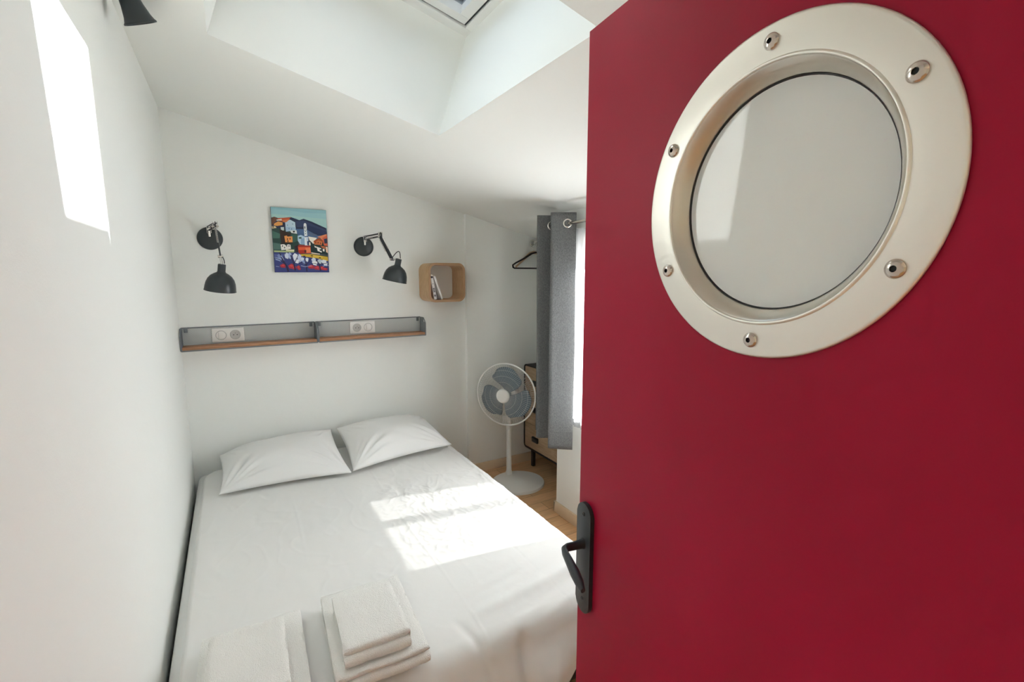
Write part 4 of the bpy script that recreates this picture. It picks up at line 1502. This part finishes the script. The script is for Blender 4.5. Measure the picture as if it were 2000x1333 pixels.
def cur_fn(u, v):
    f = u * (len(CC) - 1)
    i = min(int(f), len(CC) - 2)
    p = CC[i].lerp(CC[i + 1], f - i)
    z = 1.972 - v * (1.972 - 0.548)
    k = v
    # folds tighten and wave a little on the way down
    x = 1.715 + (p.x - 1.715) * (1 - 0.10 * k) + 0.010 * k * sin(u * 9 + v * 3) - 0.012 * k
    y = p.y - 0.02 * k * (1 - u) + 0.006 * noise.noise(Vector((u * 5, v * 3, 1)))
    if v > 0.985:
        pass
    z += 0.03 * k * (u - 0.15) if v > 0.5 else 0
    return Vector((x, y, z))


mb = MB(); mb.grid(cur_fn, 160, 60)
c_ = part(mb, 'cloth', 'grey_linen', cu, angle=180)
s_ = c_.modifiers.new('t', 'SOLIDIFY'); s_.thickness = 0.003
# hem line
mb = MB()
hp = [cur_fn(u / 60 * 0.33, 0.925) + Vector((-0.0015, -0.0025, 0)) for u in range(61)]
mb.tube(hp, 0.0014, seg=6)
part(mb, 'hem', 'grey_linen', cu)
for k, (x, y, nx, ny) in enumerate(((1.714, 2.264, -0.55, -0.84), (1.72, 2.370, 0.6, -0.8), (1.72, 2.434, -0.25, -0.95), (1.72, 2.532, 0.35, -0.95))):
    ax_ = Vector((nx, ny, 0)).normalized()
    mb = MB()
    prof = [(0.0265, -0.0035), (0.0275, 0.0), (0.0265, 0.0045), (0.022, 0.0062), (0.0185, 0.0045), (0.0178, 0.0), (0.0185, -0.0035)]
    mb.lathe(prof, (x, y, 1.910), ax_, seg=36, closed=True)
    part(mb, 'eyelet', 'chrome', cu, angle=70)
    mb = MB(); mb.lathe([(0.0125, 0.003), (0.0182, 0.003)], (x, y, 1.910), ax_, seg=30)
    part(mb, 'eyelet_liner', 'socket_dark', cu) if k == 0 else mb.bm.free()

sh_o = thing('sheer_curtain', (1.795, 2.2, 0.69), 'white sheer net curtain hanging over the bright window', 'sheer curtain')


def sheer_fn(u, v):
    y = 2.285 - u * 0.84
    z = 1.885 - v * (1.885 - 0.672)
    x = 1.794 + 0.007 * sin(u * 74) + 0.003 * sin(u * 171 + v * 2) + 0.003 * v * sin(u * 33)
    y += 0.025 * v * (1 - u)
    return Vector((x, y, z))


mb = MB(); mb.grid(sheer_fn, 260, 20)
part(mb, 'voile', 'sheer_voile', sh_o, angle=180)
mb = MB(); mb.tube([(1.80, 2.34, 1.886), (1.80, 1.42, 1.886)], 0.004, seg=10)
part(mb, 'sheer_rod', 'white_frame', sh_o)

# ------------------------------------------------------------------ pedestal fan
FC = Vector((1.733, 3.02, 0.716))
FN = Vector((-0.80, -0.60, 0.02)).normalized()
fan = thing('pedestal_fan', (1.84, 3.05, 0), 'white pedestal fan with grey blades standing beside the bed', 'fan')
mb = MB()
prof = []
nb = 72
ring_o, ring_t = [], []
# slightly oval base
bc = Vector((1.818, 2.985, 0))
lv = [(1.0, 0.0), (1.0, 0.012), (0.985, 0.018), (0.90, 0.022), (0.20, 0.030), (0.14, 0.034)]
rows = []
for (s, z) in lv:
    rows.append([mb.bm.verts.new((bc.x + 0.208 * s * cos(2 * pi * i / nb), bc.y + 0.20 * s * sin(2 * pi * i / nb), z)) for i in range(nb)])
for a, b_ in zip(rows[:-1], rows[1:]):
    for i in range(nb):
        mb.bm.faces.new((a[i], a[(i + 1) % nb], b_[(i + 1) % nb], b_[i]))
mb.bm.faces.new(rows[0][::-1]); mb.bm.faces.new(rows[-1])
part(mb, 'base', 'fan_white', fan)
pp = Vector((1.845, 3.155, 0))
bp_ = Vector((1.822, 3.13, 0.0))
mb = MB()
mb.lathe([(0, 0.024), (0.028, 0.024), (0.027, 0.04), (0.0205, 0.055), (0.019, 0.30), (0.019, 0.40), (0.0225, 0.402), (0.0225, 0.455), (0.016, 0.46), (0.016, 0.56), (0, 0.56)], bp_, (0, 0, 1), seg=36)
part(mb, 'pole', 'fan_white', fan, angle=35)
# motor housing
FB = FC - FN * 0.03
mb = MB()
mb.lathe([(0, -0.155), (0.03, -0.152), (0.052, -0.14), (0.062, -0.11), (0.066, -0.06), (0.066, -0.03), (0.045, -0.02), (0, -0.02)], FC, FN, seg=40)
part(mb, 'motor_housing', 'fan_white', fan)
mb = MB()
mh = FC - FN * 0.09
mb.tube([mh, Vector((bp_.x, bp_.y, 0.60)), Vector((bp_.x, bp_.y, 0.50))], [0.03, 0.03, 0.024], seg=18)
part(mb, 'neck', 'fan_white', fan)
mb = MB()
cpn = Vector((bp_.x, bp_.y, 0.478)) + FN * 0.03
side = FN.cross(Vector((0, 0, 1))).normalized()
mb.obox(cpn + Vector((0, 0, 0.005)), side, FN, (0, 0, 1), 0.036, 0.024, 0.035, bevel=0.006)
pn = part(mb, 'control_box', 'fan_white', fan)
for k in (-1.5, -0.5, 0.5, 1.5):
    mb = MB(); mb.obox(cpn + FN * 0.027 + side * 0.013 * k + Vector((0, 0, -0.012)), side, FN, (0, 0, 1), 0.0045, 0.004, 0.007, bevel=0.001)
    part(mb, 'button', 'fan_white', pn)
# grilles
U_ = Vector((0, 0, 1)) - FN * FN.z
U_.normalize()
V_ = FN.cross(U_)
RG = 0.236


def fp(r, a, h):
    return FC + (U_ * cos(a) + V_ * sin(a)) * r + FN * h


def grille(front):
    mbx = MB()
    nW = 80
    for i in range(nW):
        a = 2 * pi * i / nW
        pts = []
        for k in range(9):
            f = k / 8
            r = 0.052 + (RG - 0.006 - 0.052) * f
            tw = 0.30 * (1 - f) ** 1.5 * (1 if front else -1)
            h = (0.052 * (1 - f ** 2.6) + 0.012) if front else (-0.055 * (1 - f ** 2.4) - 0.006)
            pts.append(fp(r, a + tw, h))
        mbx.tube(pts, 0.0008, seg=4, cap=False)
    for (r, hh) in ((0.052, None), (0.105, None), (0.150, None), (0.190, None)):
        f = (r - 0.052) / (RG - 0.058)
        h = (0.052 * (1 - f ** 2.6) + 0.012) if front else (-0.055 * (1 - f ** 2.4) - 0.006)
        mbx.tube([fp(r, 2 * pi * k / 60, h) for k in range(60)], 0.0009, seg=6, closed=True)
    return mbx


part(grille(True), 'front_grille', 'fan_wire', fan)
part(grille(False), 'rear_grille', 'fan_wire', fan)
mb = MB(); mb.tube([fp(RG, 2 * pi * k / 96, 0.003) for k in range(96)], 0.0062, seg=10, closed=True)
part(mb, 'outer_ring', 'fan_white', fan)
mb = MB(); mb.lathe([(0, 0.069), (0.035, 0.069), (0.046, 0.067), (0.052, 0.062), (0.054, 0.055), (0.052, 0.052), (0, 0.052)], FC, FN, seg=44)
part(mb, 'centre_badge', 'fan_white', fan, angle=30)
mb = MB(); mb.lathe([(0, 0.03), (0.03, 0.03), (0.036, 0.02), (0.036, -0.018), (0, -0.018)], FC, FN, seg=30)
part(mb, 'hub', 'fan_blade', fan)
for k in range(3):
    a0 = radians(-18 + 120 * k)
    mb = MB()

    def bl(u, v):
        r = 0.030 + 0.180 * v
        wdt = radians(36) + radians(16) * sin(pi * min(1, v * 0.72 + 0.12))
        a = a0 + (u - 0.5) * 2 * wdt * (1 - 0.25 * max(0, v - 0.75) * 4 * abs(u - 0.5) ** 2 * 4) + 0.35 * v
        h = -0.018 * (u - 0.5) * 2 * (0.6 + 0.4 * v)
        rr_ = r if v < 0.85 else r - 0.045 * ((v - 0.85) / 0.15) * abs(2 * u - 1) ** 3
        return fp(rr_, a, h)
    mb.grid(bl, 22, 18)
    bo = part(mb, 'blade', 'fan_blade', fan, angle=180)
    s_ = bo.modifiers.new('t', 'SOLIDIFY'); s_.thickness = 0.002

# ------------------------------------------------------------------ a neighbouring house beyond the skylight
nb_ = thing('neighbour_house', (9, 17, 0), 'neighbouring house with a tiled roof glimpsed through the roof window', 'building')
mb = MB(); mb.box((6.0, 14.0, 0), (14.0, 22.0, 8.2), bevel=0.03)
part(mb, 'facade', 'plaster_out', nb_)
mb = MB(); mb.prism([(5.6, 13.6, 8.2), (14.4, 13.6, 8.2), (10.0, 13.6, 10.6)], (0, 9, 0))
part(mb, 'roof', 'roof_tile', nb_, flat=True)
